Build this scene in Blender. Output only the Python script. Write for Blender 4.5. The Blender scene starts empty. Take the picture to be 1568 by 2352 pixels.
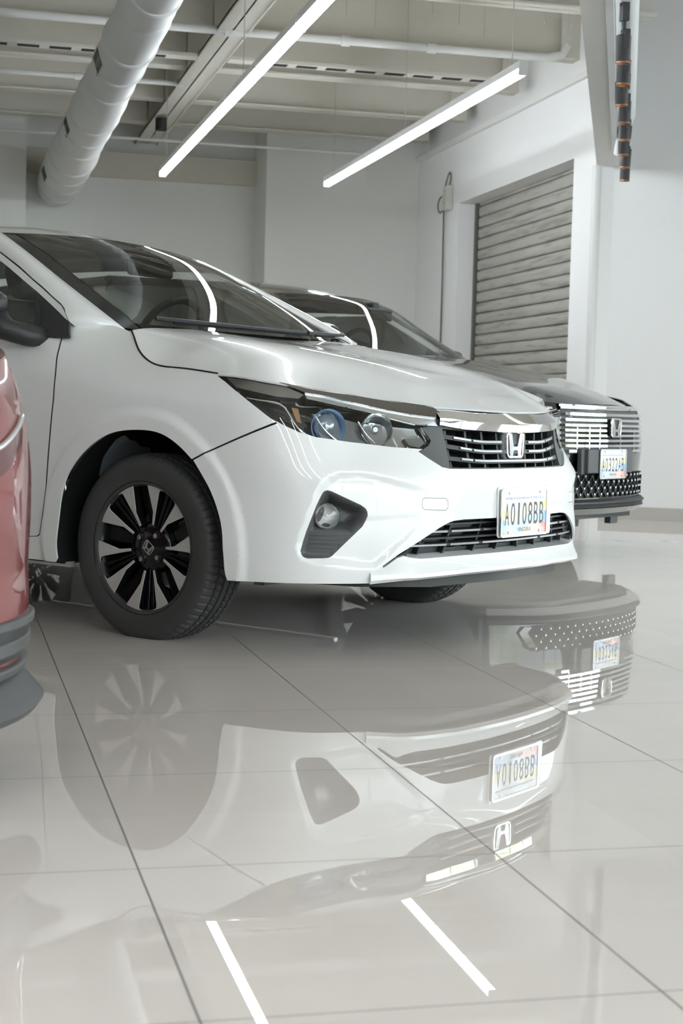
import bpy, bmesh, math
import numpy as np
from mathutils import Vector, Matrix
from mathutils.geometry import delaunay_2d_cdt

# ------------------------------------------------------------------ camera, sky, exposure
SC = bpy.context.scene
COL = SC.collection
HD = math.radians(-50.288)                      # heading of the parked cars
cam_d = bpy.data.cameras.new('camera'); cam = bpy.data.objects.new('camera', cam_d); COL.objects.link(cam)
SC.camera = cam
cam_d.sensor_fit = 'HORIZONTAL'; cam_d.sensor_width = 24.0; cam_d.lens = 24.0*3670.3/1568
cam_d.clip_start = .05; cam_d.clip_end = 300
_y, _p, _r = [math.radians(a) for a in (13.868, 3.595, 1.524)]
_f = Vector((math.sin(_y)*math.cos(_p), math.cos(_y)*math.cos(_p), -math.sin(_p)))
_r0 = Vector((math.cos(_y), -math.sin(_y), 0)); _u0 = _r0.cross(_f)
_rt = _r0*math.cos(_r)+_u0*math.sin(_r); _up = _u0*math.cos(_r)-_r0*math.sin(_r)
cam.matrix_world = Matrix(((_rt.x, _up.x, -_f.x, 0), (_rt.y, _up.y, -_f.y, 0), (_rt.z, _up.z, -_f.z, .7484), (0, 0, 0, 1)))
cam_d.dof.use_dof = True; cam_d.dof.focus_distance = 5.2; cam_d.dof.aperture_fstop = 7.0

WORLD = bpy.data.worlds.new('sky'); SC.world = WORLD; WORLD.use_nodes = True
SKY_STRENGTH = 7.8
def build_sky():
    nt = WORLD.node_tree; nt.nodes.clear()
    out = nt.nodes.new('ShaderNodeOutputWorld'); bg = nt.nodes.new('ShaderNodeBackground')
    tc = nt.nodes.new('ShaderNodeTexCoord'); sp = nt.nodes.new('ShaderNodeSeparateXYZ'); rp = nt.nodes.new('ShaderNodeValToRGB')
    ma = nt.nodes.new('ShaderNodeMath'); ma.operation = 'MULTIPLY_ADD'; ma.inputs[1].default_value = .5; ma.inputs[2].default_value = .5
    nt.links.new(tc.outputs['Generated'], sp.inputs[0]); nt.links.new(sp.outputs['Z'], ma.inputs[0]); nt.links.new(ma.outputs[0], rp.inputs[0])
    cr = rp.color_ramp
    cr.elements[0].position = .0; cr.elements[0].color = (.62, .60, .57, 1)
    cr.elements[1].position = 1.; cr.elements[1].color = (.42, .60, .92, 1)
    for p, c in ((.49, (.66, .64, .61)), (.502, (.30, .36, .24)), (.53, (.40, .46, .34)), (.545, (.92, .96, 1.0)), (.66, (.80, .90, 1.0))):
        e = cr.elements.new(p); e.color = (*c, 1)
    bg.inputs['Strength'].default_value = SKY_STRENGTH
    nt.links.new(rp.outputs[0], bg.inputs[0]); nt.links.new(bg.outputs[0], out.inputs[0])
build_sky()
SC.view_settings.view_transform = 'Standard'; SC.view_settings.look = 'None'; SC.view_settings.gamma = 1.0
SC.view_settings.use_curve_mapping = False
SC.view_settings.exposure = 0.2
SC.cycles.max_bounces = 9; SC.cycles.diffuse_bounces = 5; SC.cycles.glossy_bounces = 5; SC.cycles.transmission_bounces = 6
SC.cycles.transparent_max_bounces = 16; SC.cycles.caustics_reflective = False; SC.cycles.caustics_refractive = False
SC.cycles.sample_clamp_indirect = 6.0
LED_POWER = 31.0; FILL_SOFT = 38.0; FILL_SIDE = 10.0; SPOT_POWER = 2.2  # soft and side powers belong to the added fill lights

# ------------------------------------------------------------------ materials
def mat(name, col, rough=.5, metal=0., spec=.5, coat=0., coat_r=.03, noise=0., nscale=8., emit=None, epow=1., bump=0., bscale=60.):
    m = bpy.data.materials.new(name); m.use_nodes = True; nt = m.node_tree; b = nt.nodes['Principled BSDF']
    b.inputs['Base Color'].default_value = (*col, 1); b.inputs['Roughness'].default_value = rough; b.inputs['Metallic'].default_value = metal
    b.inputs['Specular IOR Level'].default_value = spec; b.inputs['Coat Weight'].default_value = coat; b.inputs['Coat Roughness'].default_value = coat_r
    tc = nt.nodes.new('ShaderNodeTexCoord')
    n = nt.nodes.new('ShaderNodeTexNoise'); n.inputs['Scale'].default_value = nscale; n.inputs['Detail'].default_value = 5
    nt.links.new(tc.outputs['Object'], n.inputs['Vector'])
    if noise > 0:
        mx = nt.nodes.new('ShaderNodeMix'); mx.data_type = 'RGBA'
        mx.inputs[6].default_value = (*[c*(1-noise) for c in col], 1); mx.inputs[7].default_value = (*[min(1, c*(1+noise)) for c in col], 1)
        nt.links.new(n.outputs['Fac'], mx.inputs[0]); nt.links.new(mx.outputs[2], b.inputs['Base Color'])
    mr = nt.nodes.new('ShaderNodeMapRange'); mr.inputs['To Min'].default_value = rough*.92; mr.inputs['To Max'].default_value = min(1, rough*1.08)
    nt.links.new(n.outputs['Fac'], mr.inputs['Value']); nt.links.new(mr.outputs['Result'], b.inputs['Roughness'])
    if bump > 0:
        n2 = nt.nodes.new('ShaderNodeTexNoise'); n2.inputs['Scale'].default_value = bscale; nt.links.new(tc.outputs['Object'], n2.inputs['Vector'])
        bp = nt.nodes.new('ShaderNodeBump'); bp.inputs['Strength'].default_value = bump; bp.inputs['Distance'].default_value = .002
        nt.links.new(n2.outputs['Fac'], bp.inputs['Height']); nt.links.new(bp.outputs[0], b.inputs['Normal'])
    if emit: b.inputs['Emission Color'].default_value = (*emit, 1); b.inputs['Emission Strength'].default_value = epow
    return m
def mat_glass(name, tint, base=.02, rough=.0):
    m = bpy.data.materials.new(name); m.use_nodes = True; nt = m.node_tree; nt.nodes.clear()
    out = nt.nodes.new('ShaderNodeOutputMaterial'); tr = nt.nodes.new('ShaderNodeBsdfTransparent'); gl = nt.nodes.new('ShaderNodeBsdfGlossy')
    fr = nt.nodes.new('ShaderNodeFresnel'); fr.inputs['IOR'].default_value = 1.55; mx = nt.nodes.new('ShaderNodeMixShader')
    ad = nt.nodes.new('ShaderNodeMath'); ad.operation = 'ADD'; ad.inputs[1].default_value = base
    tr.inputs[0].default_value = (*tint, 1); gl.inputs['Roughness'].default_value = rough
    nt.links.new(fr.outputs[0], ad.inputs[0]); nt.links.new(ad.outputs[0], mx.inputs[0])
    nt.links.new(tr.outputs[0], mx.inputs[1]); nt.links.new(gl.outputs[0], mx.inputs[2]); nt.links.new(mx.outputs[0], out.inputs[0])
    return m
M = {}
M['white'] = mat('paint_white', (.80, .81, .82), .36, coat=1., noise=.006)
M['black'] = mat('paint_black', (.006, .006, .007), .20, coat=1.)
M['red'] = mat('paint_red', (.19, .005, .008), .36, metal=.15, coat=1.)
M['glass'] = mat_glass('windscreen_glass', (.78, .85, .82), .05)
M['sideglass'] = mat_glass('side_window_glass', (.76, .83, .80), .04)
M['lens'] = mat_glass('clear_lens', (.93, .95, .96), .02)
M['pane'] = mat_glass('showroom_glass', (.95, .97, .96), .0)
M['plastic'] = mat('black_plastic', (.025, .026, .028), .48, bump=.15, bscale=400)
M['gplastic'] = mat('grey_plastic', (.075, .077, .08), .50, bump=.1, bscale=400)
M['frit'] = mat('frit_black', (.012, .012, .013), .12)
M['gloss'] = mat('gloss_black', (.010, .010, .011), .06, coat=1.)
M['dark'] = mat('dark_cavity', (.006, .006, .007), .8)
M['liner'] = mat('arch_liner', (.010, .010, .011), .45)
M['chrome'] = mat('chrome', (.86, .87, .88), .045, metal=1.)
M['dchrome'] = mat('dark_chrome', (.30, .30, .30), .05, metal=1.)
M['satin'] = mat('satin_silver', (.62, .63, .64), .28, metal=1.)
M['machined'] = mat('machined_alloy', (.60, .60, .59), .34, metal=.55, noise=.03, nscale=40)
M['rimblack'] = mat('rim_gloss_black', (.006, .006, .007), .16, spec=.35)
M['rubber'] = mat('tyre_rubber', (.038, .038, .039), .6, noise=.15, nscale=30, bump=.1, bscale=150)
M['steel'] = mat('brake_steel', (.42, .43, .45), .3, metal=1., noise=.2, nscale=20)
M['zinc'] = mat('zinc_panel', (.30, .34, .38), .45, metal=.4, noise=.2, nscale=12)
M['seat'] = mat('seat_fabric', (.42, .41, .38), .8, noise=.08, nscale=60)
M['dash'] = mat('dashboard', (.03, .03, .032), .55)
M['headliner'] = mat('headliner', (.55, .54, .50), .85)
M['bluelens'] = mat('projector_rim', (.22, .42, .75), .10, coat=1.)
M['projglass'] = mat('projector_glass', (.40, .45, .50), .05, metal=.35, coat=1.)
M['fogglass'] = mat('fog_glass', (.86, .87, .88), .18, metal=.15, noise=.2, nscale=90)
M['amber'] = mat('amber_bulb', (.50, .27, .12), .2, coat=1.)
M['grey_lens'] = mat('reflector_grey', (.42, .42, .40), .12, metal=.7, noise=.1, nscale=50)
M['drl'] = mat('light_guide', (.93, .94, .95), .22, metal=.85)
M['accent'] = mat('accent_grey', (.34, .35, .36), .35, metal=.7)
M['dark_red'] = mat('dark_red_gloss', (.10, .003, .005), .15, coat=1.)
M['smoke'] = mat('smoked_reflector', (.36, .37, .385), .10, metal=.4, coat=1.)
M['ink'] = mat('plate_ink', (.03, .035, .05), .4)
M['blueink'] = mat('plate_blue_ink', (.18, .25, .55), .4)
M['wall'] = mat('wall_paint', (.77, .775, .75), .75, noise=.015, nscale=1.5, bump=.05, bscale=30)
M['wall_r'] = mat('wall_paint_cool', (.87, .88, .885), .7, noise=.015, nscale=1.5, bump=.05, bscale=30)
M['cream'] = mat('ceiling_cream', (.62, .59, .51), .8, noise=.03, nscale=2)
M['beam'] = mat('beam_paint', (.66, .64, .58), .55, noise=.04, nscale=5)
M['duct'] = mat('duct_paint', (.62, .63, .62), .45, noise=.02, nscale=6)
M['pipe'] = mat('pipe_white', (.74, .75, .74), .4)
M['blackmetal'] = mat('lamp_black', (.022, .022, .025), .5, noise=.1, nscale=40)
M['copper'] = mat('lamp_copper', (.30, .17, .10), .4, metal=1.)
M['warm'] = mat('lamp_glow', (1., .7, .4), .4, emit=(1., .62, .30), epow=SPOT_POWER)
M['led'] = mat('led_diffuser', (1., 1., 1.), .4, emit=(.92, .97, 1.), epow=LED_POWER)
M['fill_side'] = mat('added_fill_side', (1., 1., 1.), .4, emit=(.96, .98, 1.), epow=FILL_SIDE)
M['fill_soft'] = mat('added_fill_soft', (1., 1., 1.), .4, emit=(.89, .95, 1.), epow=FILL_SOFT)
M['ledbody'] = mat('led_housing', (.70, .71, .71), .4, metal=.3)
M['wire'] = mat('wire_grey', (.45, .45, .42), .5)
M['cable'] = mat('cable_dark', (.10, .10, .09), .6)
M['boxplastic'] = mat('switch_box', (.62, .62, .58), .5)
M['base'] = mat('skirting_tile', (.52, .50, .47), .3, noise=.04, nscale=9)
M['alu'] = mat('mullion_alu', (.55, .56, .57), .4, metal=.6)
M['pavement'] = mat('pavement', (.55, .53, .50), .9, noise=.1, nscale=3)

def mat_floor():
    m = bpy.data.materials.new('polished_tile'); m.use_nodes = True; nt = m.node_tree; b = nt.nodes['Principled BSDF']
    tc = nt.nodes.new('ShaderNodeTexCoord'); sp = nt.nodes.new('ShaderNodeSeparateXYZ'); nt.links.new(tc.outputs['Object'], sp.inputs[0])
    def grid(axis, origin, pitch, half):
        a = nt.nodes.new('ShaderNodeMath'); a.operation = 'SUBTRACT'; a.inputs[1].default_value = origin; nt.links.new(sp.outputs[axis], a.inputs[0])
        d = nt.nodes.new('ShaderNodeMath'); d.operation = 'DIVIDE'; d.inputs[1].default_value = pitch; nt.links.new(a.outputs[0], d.inputs[0])
        r = nt.nodes.new('ShaderNodeMath'); r.operation = 'ROUND'; nt.links.new(d.outputs[0], r.inputs[0])
        s = nt.nodes.new('ShaderNodeMath'); s.operation = 'SUBTRACT'; nt.links.new(d.outputs[0], s.inputs[0]); nt.links.new(r.outputs[0], s.inputs[1])
        q = nt.nodes.new('ShaderNodeMath'); q.operation = 'ABSOLUTE'; nt.links.new(s.outputs[0], q.inputs[0])
        l = nt.nodes.new('ShaderNodeMath'); l.operation = 'LESS_THAN'; l.inputs[1].default_value = half/pitch; nt.links.new(q.outputs[0], l.inputs[0])
        return l, r
    gx, ix = grid('X', .3060, .6105, .0016); gy, iy = grid('Y', 2.550, .6588, .0013)
    mx = nt.nodes.new('ShaderNodeMath'); mx.operation = 'MAXIMUM'; nt.links.new(gx.outputs[0], mx.inputs[0]); nt.links.new(gy.outputs[0], mx.inputs[1])
    n = nt.nodes.new('ShaderNodeTexNoise'); n.inputs['Scale'].default_value = 3.5; n.inputs['Detail'].default_value = 6; nt.links.new(tc.outputs['Object'], n.inputs['Vector'])
    cb = nt.nodes.new('ShaderNodeCombineXYZ'); nt.links.new(ix.outputs[0], cb.inputs[0]); nt.links.new(iy.outputs[0], cb.inputs[1])
    wn = nt.nodes.new('ShaderNodeTexWhiteNoise'); wn.noise_dimensions = '2D'; nt.links.new(cb.outputs[0], wn.inputs['Vector'])
    ad = nt.nodes.new('ShaderNodeMath'); ad.operation = 'MULTIPLY_ADD'; ad.inputs[1].default_value = .35; nt.links.new(wn.outputs[0], ad.inputs[0]); nt.links.new(n.outputs['Fac'], ad.inputs[2])
    cr = nt.nodes.new('ShaderNodeValToRGB'); cr.color_ramp.elements[0].position = .35; cr.color_ramp.elements[0].color = (*FLOOR_A, 1)
    cr.color_ramp.elements[1].position = 1.1 if False else 1.; cr.color_ramp.elements[1].color = (*FLOOR_B, 1); nt.links.new(ad.outputs[0], cr.inputs[0])
    mc = nt.nodes.new('ShaderNodeMix'); mc.data_type = 'RGBA'; mc.inputs[7].default_value = (.10, .095, .085, 1)
    nt.links.new(cr.outputs[0], mc.inputs[6]); nt.links.new(mx.outputs[0], mc.inputs[0]); nt.links.new(mc.outputs[2], b.inputs['Base Color'])
    mr = nt.nodes.new('ShaderNodeMapRange'); mr.inputs['To Min'].default_value = .004; mr.inputs['To Max'].default_value = .5
    nt.links.new(mx.outputs[0], mr.inputs['Value']); nt.links.new(mr.outputs['Result'], b.inputs['Roughness'])
    b.inputs['IOR'].default_value = 1.62
    return m
FLOOR_A = (.69, .632, .588); FLOOR_B = (.74, .688, .642)
M['floor'] = mat_floor()
def mat_shutter():
    m = mat('shutter_zinc', (.34, .335, .31), .55, metal=.1); nt = m.node_tree; b = nt.nodes['Principled BSDF']
    tc = nt.nodes.new('ShaderNodeTexCoord'); mp = nt.nodes.new('ShaderNodeMapping'); mp.inputs['Scale'].default_value = (1, 1.2, 14)
    nt.links.new(tc.outputs['Object'], mp.inputs[0]); n = nt.nodes.new('ShaderNodeTexNoise'); n.inputs['Scale'].default_value = 2.2; n.inputs['Detail'].default_value = 8
    nt.links.new(mp.outputs[0], n.inputs['Vector']); cr = nt.nodes.new('ShaderNodeValToRGB')
    cr.color_ramp.elements[0].position = .30; cr.color_ramp.elements[0].color = (.26, .25, .225, 1); cr.color_ramp.elements[1].position = .52; cr.color_ramp.elements[1].color = (.40, .395, .36, 1)
    nt.links.new(n.outputs['Fac'], cr.inputs[0]); nt.links.new(cr.outputs[0], b.inputs['Base Color']); return m
M['shutter'] = mat_shutter()
def mat_plate():
    m = mat('plate_face', (.9, .9, .9), .35, coat=.6); nt = m.node_tree; b = nt.nodes['Principled BSDF']
    tc = nt.nodes.new('ShaderNodeTexCoord'); sp = nt.nodes.new('ShaderNodeSeparateXYZ'); nt.links.new(tc.outputs['Object'], sp.inputs[0])
    # wavy flag bands: height above the lower rim minus a wave across the plate
    s = nt.nodes.new('ShaderNodeMath'); s.operation = 'SINE'; k = nt.nodes.new('ShaderNodeMath'); k.operation = 'MULTIPLY_ADD'; k.inputs[1].default_value = -27.; k.inputs[2].default_value = .2
    nt.links.new(sp.outputs['Y'], k.inputs[0]); nt.links.new(k.outputs[0], s.inputs[0])
    w = nt.nodes.new('ShaderNodeMath'); w.operation = 'MULTIPLY_ADD'; w.inputs[1].default_value = .011; nt.links.new(s.outputs[0], w.inputs[0])
    t = nt.nodes.new('ShaderNodeMath'); t.operation = 'MULTIPLY_ADD'; t.inputs[1].default_value = -.13; nt.links.new(sp.outputs['Y'], t.inputs[0]); nt.links.new(sp.outputs['Z'], t.inputs[2])
    nt.links.new(t.outputs[0], w.inputs[2])
    r = nt.nodes.new('ShaderNodeMapRange'); r.inputs['From Min'].default_value = -.08; r.inputs['From Max'].default_value = .08; nt.links.new(w.outputs[0], r.inputs['Value'])
    cr = nt.nodes.new('ShaderNodeValToRGB'); cr.color_ramp.interpolation = 'CONSTANT'; e = cr.color_ramp.elements
    e[0].position = 0; e[0].color = (.90, .22, .16, 1); e[1].position = .17; e[1].color = (.25, .48, .88, 1)
    for p, c in ((.42, (.95, .84, .32)), (.65, (.88, .89, .90))):
        x = e.new(p); x.color = (*c, 1)
    nt.links.new(r.outputs['Result'], cr.inputs[0])
    # the bands pale towards the middle of the plate
    ab = nt.nodes.new('ShaderNodeMath'); ab.operation = 'ABSOLUTE'; nt.links.new(sp.outputs['Y'], ab.inputs[0])
    fr = nt.nodes.new('ShaderNodeMapRange'); fr.inputs['From Min'].default_value = .09; fr.inputs['From Max'].default_value = .14; fr.inputs['To Min'].default_value = .62; fr.inputs['To Max'].default_value = .1
    nt.links.new(ab.outputs[0], fr.inputs['Value'])
    mx = nt.nodes.new('ShaderNodeMix'); mx.data_type = 'RGBA'; mx.inputs[7].default_value = (.9, .91, .92, 1)
    nt.links.new(fr.outputs['Result'], mx.inputs[0]); nt.links.new(cr.outputs[0], mx.inputs[6]); nt.links.new(mx.outputs[2], b.inputs['Base Color'])
    return m
M['plate'] = mat_plate()

# ------------------------------------------------------------------ mesh helpers
FLIP = [False]                      # car builders work with y to the car's right; the mesh is mirrored on creation
def mk(name, verts, faces, m, parent=None, smooth=True, normals=None, recalc=False, angle=None, mi=None):
    v = np.asarray(verts, float).reshape(-1, 3).copy(); f = [list(a) for a in faces]
    if FLIP[0]:
        v[:, 1] *= -1; f = [a[::-1] for a in f]
        if normals is not None: normals = np.asarray(normals, float)*[1, -1, 1]
    me = bpy.data.meshes.new(name); me.from_pydata([tuple(a) for a in v], [], f)
    for q in (m if isinstance(m, (list, tuple)) else [m]): me.materials.append(q)
    if mi is not None: me.polygons.foreach_set('material_index', np.asarray(mi, np.int32))
    if recalc:
        bm = bmesh.new(); bm.from_mesh(me); bmesh.ops.recalc_face_normals(bm, faces=bm.faces); bm.to_mesh(me); bm.free()
    if smooth: me.polygons.foreach_set('use_smooth', [True]*len(me.polygons))
    me.update()
    if normals is not None: me.normals_split_custom_set_from_vertices([tuple(a) for a in normals])
    elif angle is not None: me.set_sharp_from_angle(angle=math.radians(angle))
    o = bpy.data.objects.new(name, me); COL.objects.link(o)
    if parent is not None: o.parent = parent
    return o
def empty(name, label, cat, loc=(0, 0, 0), rz=0., group=None):
    o = bpy.data.objects.new(name, None); COL.objects.link(o); o.location = loc; o.rotation_euler = (0, 0, rz); o.empty_display_size = .1
    return tag(o, label, cat, group)
def tag(o, label, cat, group=None):
    o['label'] = label; o['category'] = cat
    if group: o['group'] = group
    return o
def struct(o, label=None):
    o['kind'] = 'structure'
    if label: o['label'] = label
    return o
class MB:
    """collects shapes into one mesh"""
    def __init__(s): s.v = []; s.f = []; s.m = []
    def add(s, v, f, mi=0):
        k = len(s.v); s.v += [tuple(a) for a in v]; s.f += [[i+k for i in a] for a in f]; s.m += [mi]*len(f); return s
    def box(s, a, b, mi=0):
        (x0, y0, z0), (x1, y1, z1) = a, b
        return s.add([(x0, y0, z0), (x1, y0, z0), (x1, y1, z0), (x0, y1, z0), (x0, y0, z1), (x1, y0, z1), (x1, y1, z1), (x0, y1, z1)],
                     [(0, 3, 2, 1), (4, 5, 6, 7), (0, 1, 5, 4), (1, 2, 6, 5), (2, 3, 7, 6), (3, 0, 4, 7)], mi)
    def obox(s, c, ax, half, mi=0):
        c = np.array(c, float); A = [np.array(a, float)*h for a, h in zip(ax, half)]; v = []
        for k in (-1, 1):
            for i, j in ((-1, -1), (1, -1), (1, 1), (-1, 1)): v.append(c+A[0]*i+A[1]*j+A[2]*k)
        return s.add(v, [(0, 3, 2, 1), (4, 5, 6, 7), (0, 1, 5, 4), (1, 2, 6, 5), (2, 3, 7, 6), (3, 0, 4, 7)], mi)
    def tube(s, path, r, n=12, mi=0, cap=True):
        P = np.array(path, float); N = len(P); R = np.broadcast_to(np.asarray(r, float), (N,))
        T = np.gradient(P, axis=0); T /= np.linalg.norm(T, axis=1, keepdims=True)
        a = np.array([0, 0, 1.]) if abs(T[0, 2]) < .9 else np.array([1., 0, 0]); u = np.cross(T[0], a); u /= np.linalg.norm(u); v = []
        for i in range(N):
            u = u-T[i]*(u@T[i]); u /= np.linalg.norm(u); w = np.cross(T[i], u)
            for k in range(n):
                t = 2*math.pi*k/n; v.append(P[i]+R[i]*(math.cos(t)*u+math.sin(t)*w))
        f = [(i*n+k, i*n+(k+1) % n, (i+1)*n+(k+1) % n, (i+1)*n+k) for i in range(N-1) for k in range(n)]
        if cap: f += [tuple(range(n))[::-1], tuple(range((N-1)*n, N*n))]
        return s.add(v, f, mi)
    def lathe(s, prof, c=(0, 0, 0), axis='z', n=32, mi=0, closed=False):
        v = []; N = len(prof)
        for r, h in prof:
            for k in range(n):
                t = 2*math.pi*k/n; a, b = r*math.cos(t), r*math.sin(t)
                q = {'z': (a, b, h), 'y': (a, h, b), 'x': (h, a, b)}[axis]; v.append((q[0]+c[0], q[1]+c[1], q[2]+c[2]))
        f = [(i*n+k, i*n+(k+1) % n, ((i+1) % N)*n+(k+1) % n, ((i+1) % N)*n+k) for i in range(N if closed else N-1) for k in range(n)]
        if not closed: f += [tuple(range(n))[::-1], tuple(range((N-1)*n, N*n))]
        return s.add(v, f, mi)
    def prism(s, poly, fn, d0, d1, mi=0, top=None):
        n = len(poly); v = [fn(a, b, d0) for a, b in poly]+[fn(a, b, d1) for a, b in poly]; k = len(s.v)
        s.add(v, [(i, (i+1) % n, n+(i+1) % n, n+i) for i in range(n)], mi)
        s.v += []; s.f += [[k+i for i in range(n)][::-1]]; s.m += [mi]; s.f += [[k+n+i for i in range(n)]]; s.m += [mi if top is None else top]
        return s
    def build(s, name, m, parent=None, smooth=False, angle=40, recalc=True, bevel=0., seg=2):
        o = mk(name, s.v, s.f, m, parent, smooth=True, recalc=recalc, angle=None if smooth else angle, mi=s.m)
        if bevel:
            b = o.modifiers.new('bevel', 'BEVEL'); b.width = bevel; b.segments = seg; b.limit_method = 'ANGLE'; b.angle_limit = math.radians(35)
        return o
def nsp(xs, ys):
    xs = np.asarray(xs, float); ys = np.asarray(ys, float); n = len(xs); h = np.diff(xs)
    A = np.eye(n); B = np.zeros_like(ys)
    for i in range(1, n-1):
        A[i, i-1] = h[i-1]; A[i, i] = 2*(h[i-1]+h[i]); A[i, i+1] = h[i]
        B[i] = 6*((ys[i+1]-ys[i])/h[i]-(ys[i]-ys[i-1])/h[i-1])
    Mm = np.linalg.solve(A, B)
    def f(q):
        q = np.asarray(q, float); k = np.clip(np.searchsorted(xs, q)-1, 0, n-2); hh = h[k]; a = (xs[k+1]-q)/hh; b = (q-xs[k])/hh
        if ys.ndim > 1: a = a[..., None]; b = b[..., None]; hh = hh[..., None]
        return a*ys[k]+b*ys[k+1]+((a**3-a)*Mm[k]+(b**3-b)*Mm[k+1])*hh*hh/6
    return f
def sm(x): x = np.clip(x, 0, 1); return x*x*(3-2*x)
class Belt:
    """car shell: plan outline swept over height, inset by a table of (station, height)"""
    def __init__(s, outline, zs, table, disp=None):
        P = np.array(outline, float); Q = np.vstack([P[:0:-1]*[1, -1], P]); d = np.r_[0, np.cumsum(np.hypot(*np.diff(Q, axis=0).T))]
        c = d[len(P)-1]; s.o = nsp(d-c, Q); s.tp = (d-c)[len(P)-1:]; s.disp = disp
        x = s.zs = np.array(zs, float); n = len(x); h = s.h = np.diff(x); A = np.eye(n); R = np.zeros((n, n))
        for i in range(1, n-1):
            A[i, i-1] = h[i-1]; A[i, i] = 2*(h[i-1]+h[i]); A[i, i+1] = h[i]; R[i, i-1] = 6/h[i-1]; R[i, i] = -6/h[i-1]-6/h[i]; R[i, i+1] = 6/h[i]
        s.A = np.linalg.solve(A, R)
        ts = [s.t_of(r[0]) for r in table]; I = np.array([r[1] for r in table], float)
        s.tr = ts[-1]; s.ft = nsp(np.r_[-np.array(ts[:0:-1]), ts], np.vstack([I[:0:-1], I]))
    def t_of(s, k): return float(np.interp(k, range(len(s.tp)), s.tp))
    def t_x(s, x):
        """station on the car's flank at a given x"""
        q = np.linspace(.5, s.tp[-1], 800); p = s.o(q); k = np.argmin(np.abs(p[:, 0]-x)+np.where(np.abs(p[:, 1]) < .5, 9, 0)); return float(q[k])
    def base(s, t):
        e = 1e-3; p = s.o(t); g = s.o(t+e)-s.o(t-e); g /= np.linalg.norm(g, axis=-1, keepdims=True); return p, np.stack([g[..., 1], -g[..., 0]], -1)
    def __call__(s, t, z, off=0.):
        t = np.atleast_1d(np.asarray(t, float)); z = np.broadcast_to(np.asarray(z, float), t.shape); p, n = s.base(t)
        J = s.ft(np.clip(np.abs(t), 0, s.tr)); Mm = J@s.A.T; k = np.clip(np.searchsorted(s.zs, z)-1, 0, len(s.zs)-2); r = np.arange(len(t)); hh = s.h[k]
        a = (s.zs[k+1]-z)/hh; b = (z-s.zs[k])/hh; i = a*J[r, k]+b*J[r, k+1]+((a**3-a)*Mm[r, k]+(b**3-b)*Mm[r, k+1])*hh*hh/6
        if s.disp is not None: i = i-s.disp(np.abs(t), z)
        return np.c_[p-n*(i-off)[:, None] if np.ndim(off) else p-n*(i-off)[:, None], z]
    def normal(s, t, z, e=2e-3):
        t = np.atleast_1d(np.asarray(t, float)); z = np.broadcast_to(np.asarray(z, float), t.shape)
        n = np.cross(s(t, z+e)-s(t, z-e), s(t+e, z)-s(t-e, z)); n /= np.linalg.norm(n, axis=1, keepdims=True); p, m = s.base(t)
        return n*np.sign((n[:, :2]*m).sum(1))[:, None]
    def at(s, t, z, d=0.):
        """point(s) a distance d out of the skin"""
        t = np.atleast_1d(np.asarray(t, float)); z = np.broadcast_to(np.asarray(z, float), t.shape); return s(t, z)+s.normal(t, z)*np.asarray(d)[..., None]
def pip(P, poly):
    P = np.asarray(P, float); poly = np.asarray(poly, float); x, y = P[:, 0], P[:, 1]; c = np.zeros(len(P), bool); j = len(poly)-1
    for i in range(len(poly)):
        (xi, yi), (xj, yj) = poly[i], poly[j]
        if yi != yj: c ^= ((yi > y) != (yj > y)) & (x < (xj-xi)*(y-yi)/(yj-yi)+xi)
        j = i
    return c
def dense(poly, step, closed=True):
    P = [np.array(p, float) for p in poly]; out = []
    for i in range(len(P) if closed else len(P)-1):
        a, b = P[i], P[(i+1) % len(P)]; n = max(1, int(math.ceil(np.linalg.norm(b-a)/step))); out += [a+(b-a)*k/n for k in range(n)]
    if not closed: out.append(P[-1])
    return np.array(out)
def pdist(P, poly):
    """distance to a closed polygon, positive inside"""
    P = np.asarray(P, float); q = np.asarray(poly, float); d = np.full(len(P), 1e9)
    for i in range(len(q)):
        a, b = q[i], q[(i+1) % len(q)]; ab = b-a; t = np.clip(((P-a)@ab)/max(ab@ab, 1e-12), 0, 1); d = np.minimum(d, np.hypot(*(P-a-t[:, None]*ab).T))
    return np.where(pip(P, q), d, -d)
def spl(pts, n):
    """smooth open curve through points, n samples"""
    P = np.array(pts, float); d = np.r_[0, np.cumsum(np.linalg.norm(np.diff(P, axis=0), axis=1))]
    return nsp(d, P)(np.linspace(0, d[-1], n))
def tri2d(poly, holes=(), step=.015):
    loops = [dense(poly, step)]+[dense(h, step) for h in holes]; allb = np.vstack(loops)
    lo, hi = loops[0].min(0), loops[0].max(0); nx = int((hi[0]-lo[0])/step)+2; ny = int((hi[1]-lo[1])/(step*.87))+2
    g = np.array([(lo[0]+(i+.5*(j % 2))*step, lo[1]+j*step*.87) for j in range(ny) for i in range(nx)]); g = g[pip(g, poly)]
    for h in holes: g = g[~pip(g, h)]
    if len(g):
        d = np.full(len(g), 1e9)
        for k in range(0, len(allb), 200): d = np.minimum(d, np.hypot(g[:, None, 0]-allb[None, k:k+200, 0], g[:, None, 1]-allb[None, k:k+200, 1]).min(1))
        g = g[d > .55*step]
    E = []; k = 0
    for l in loops: E += [(k+i, k+(i+1) % len(l)) for i in range(len(l))]; k += len(l)
    V, _, Fc, _, _, _ = delaunay_2d_cdt([Vector((float(a), float(b))) for a, b in np.vstack([allb, g])], E, [], 0, 1e-6)
    V = np.array([(a.x, a.y) for a in V]); Fc = [f for f in Fc if len(f) == 3]; c = np.array([V[list(f)].mean(0) for f in Fc])
    ok = pip(c, poly)
    for h in holes: ok &= ~pip(c, h)
    return V, [tuple(f) for f, o in zip(Fc, ok) if o]
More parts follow.
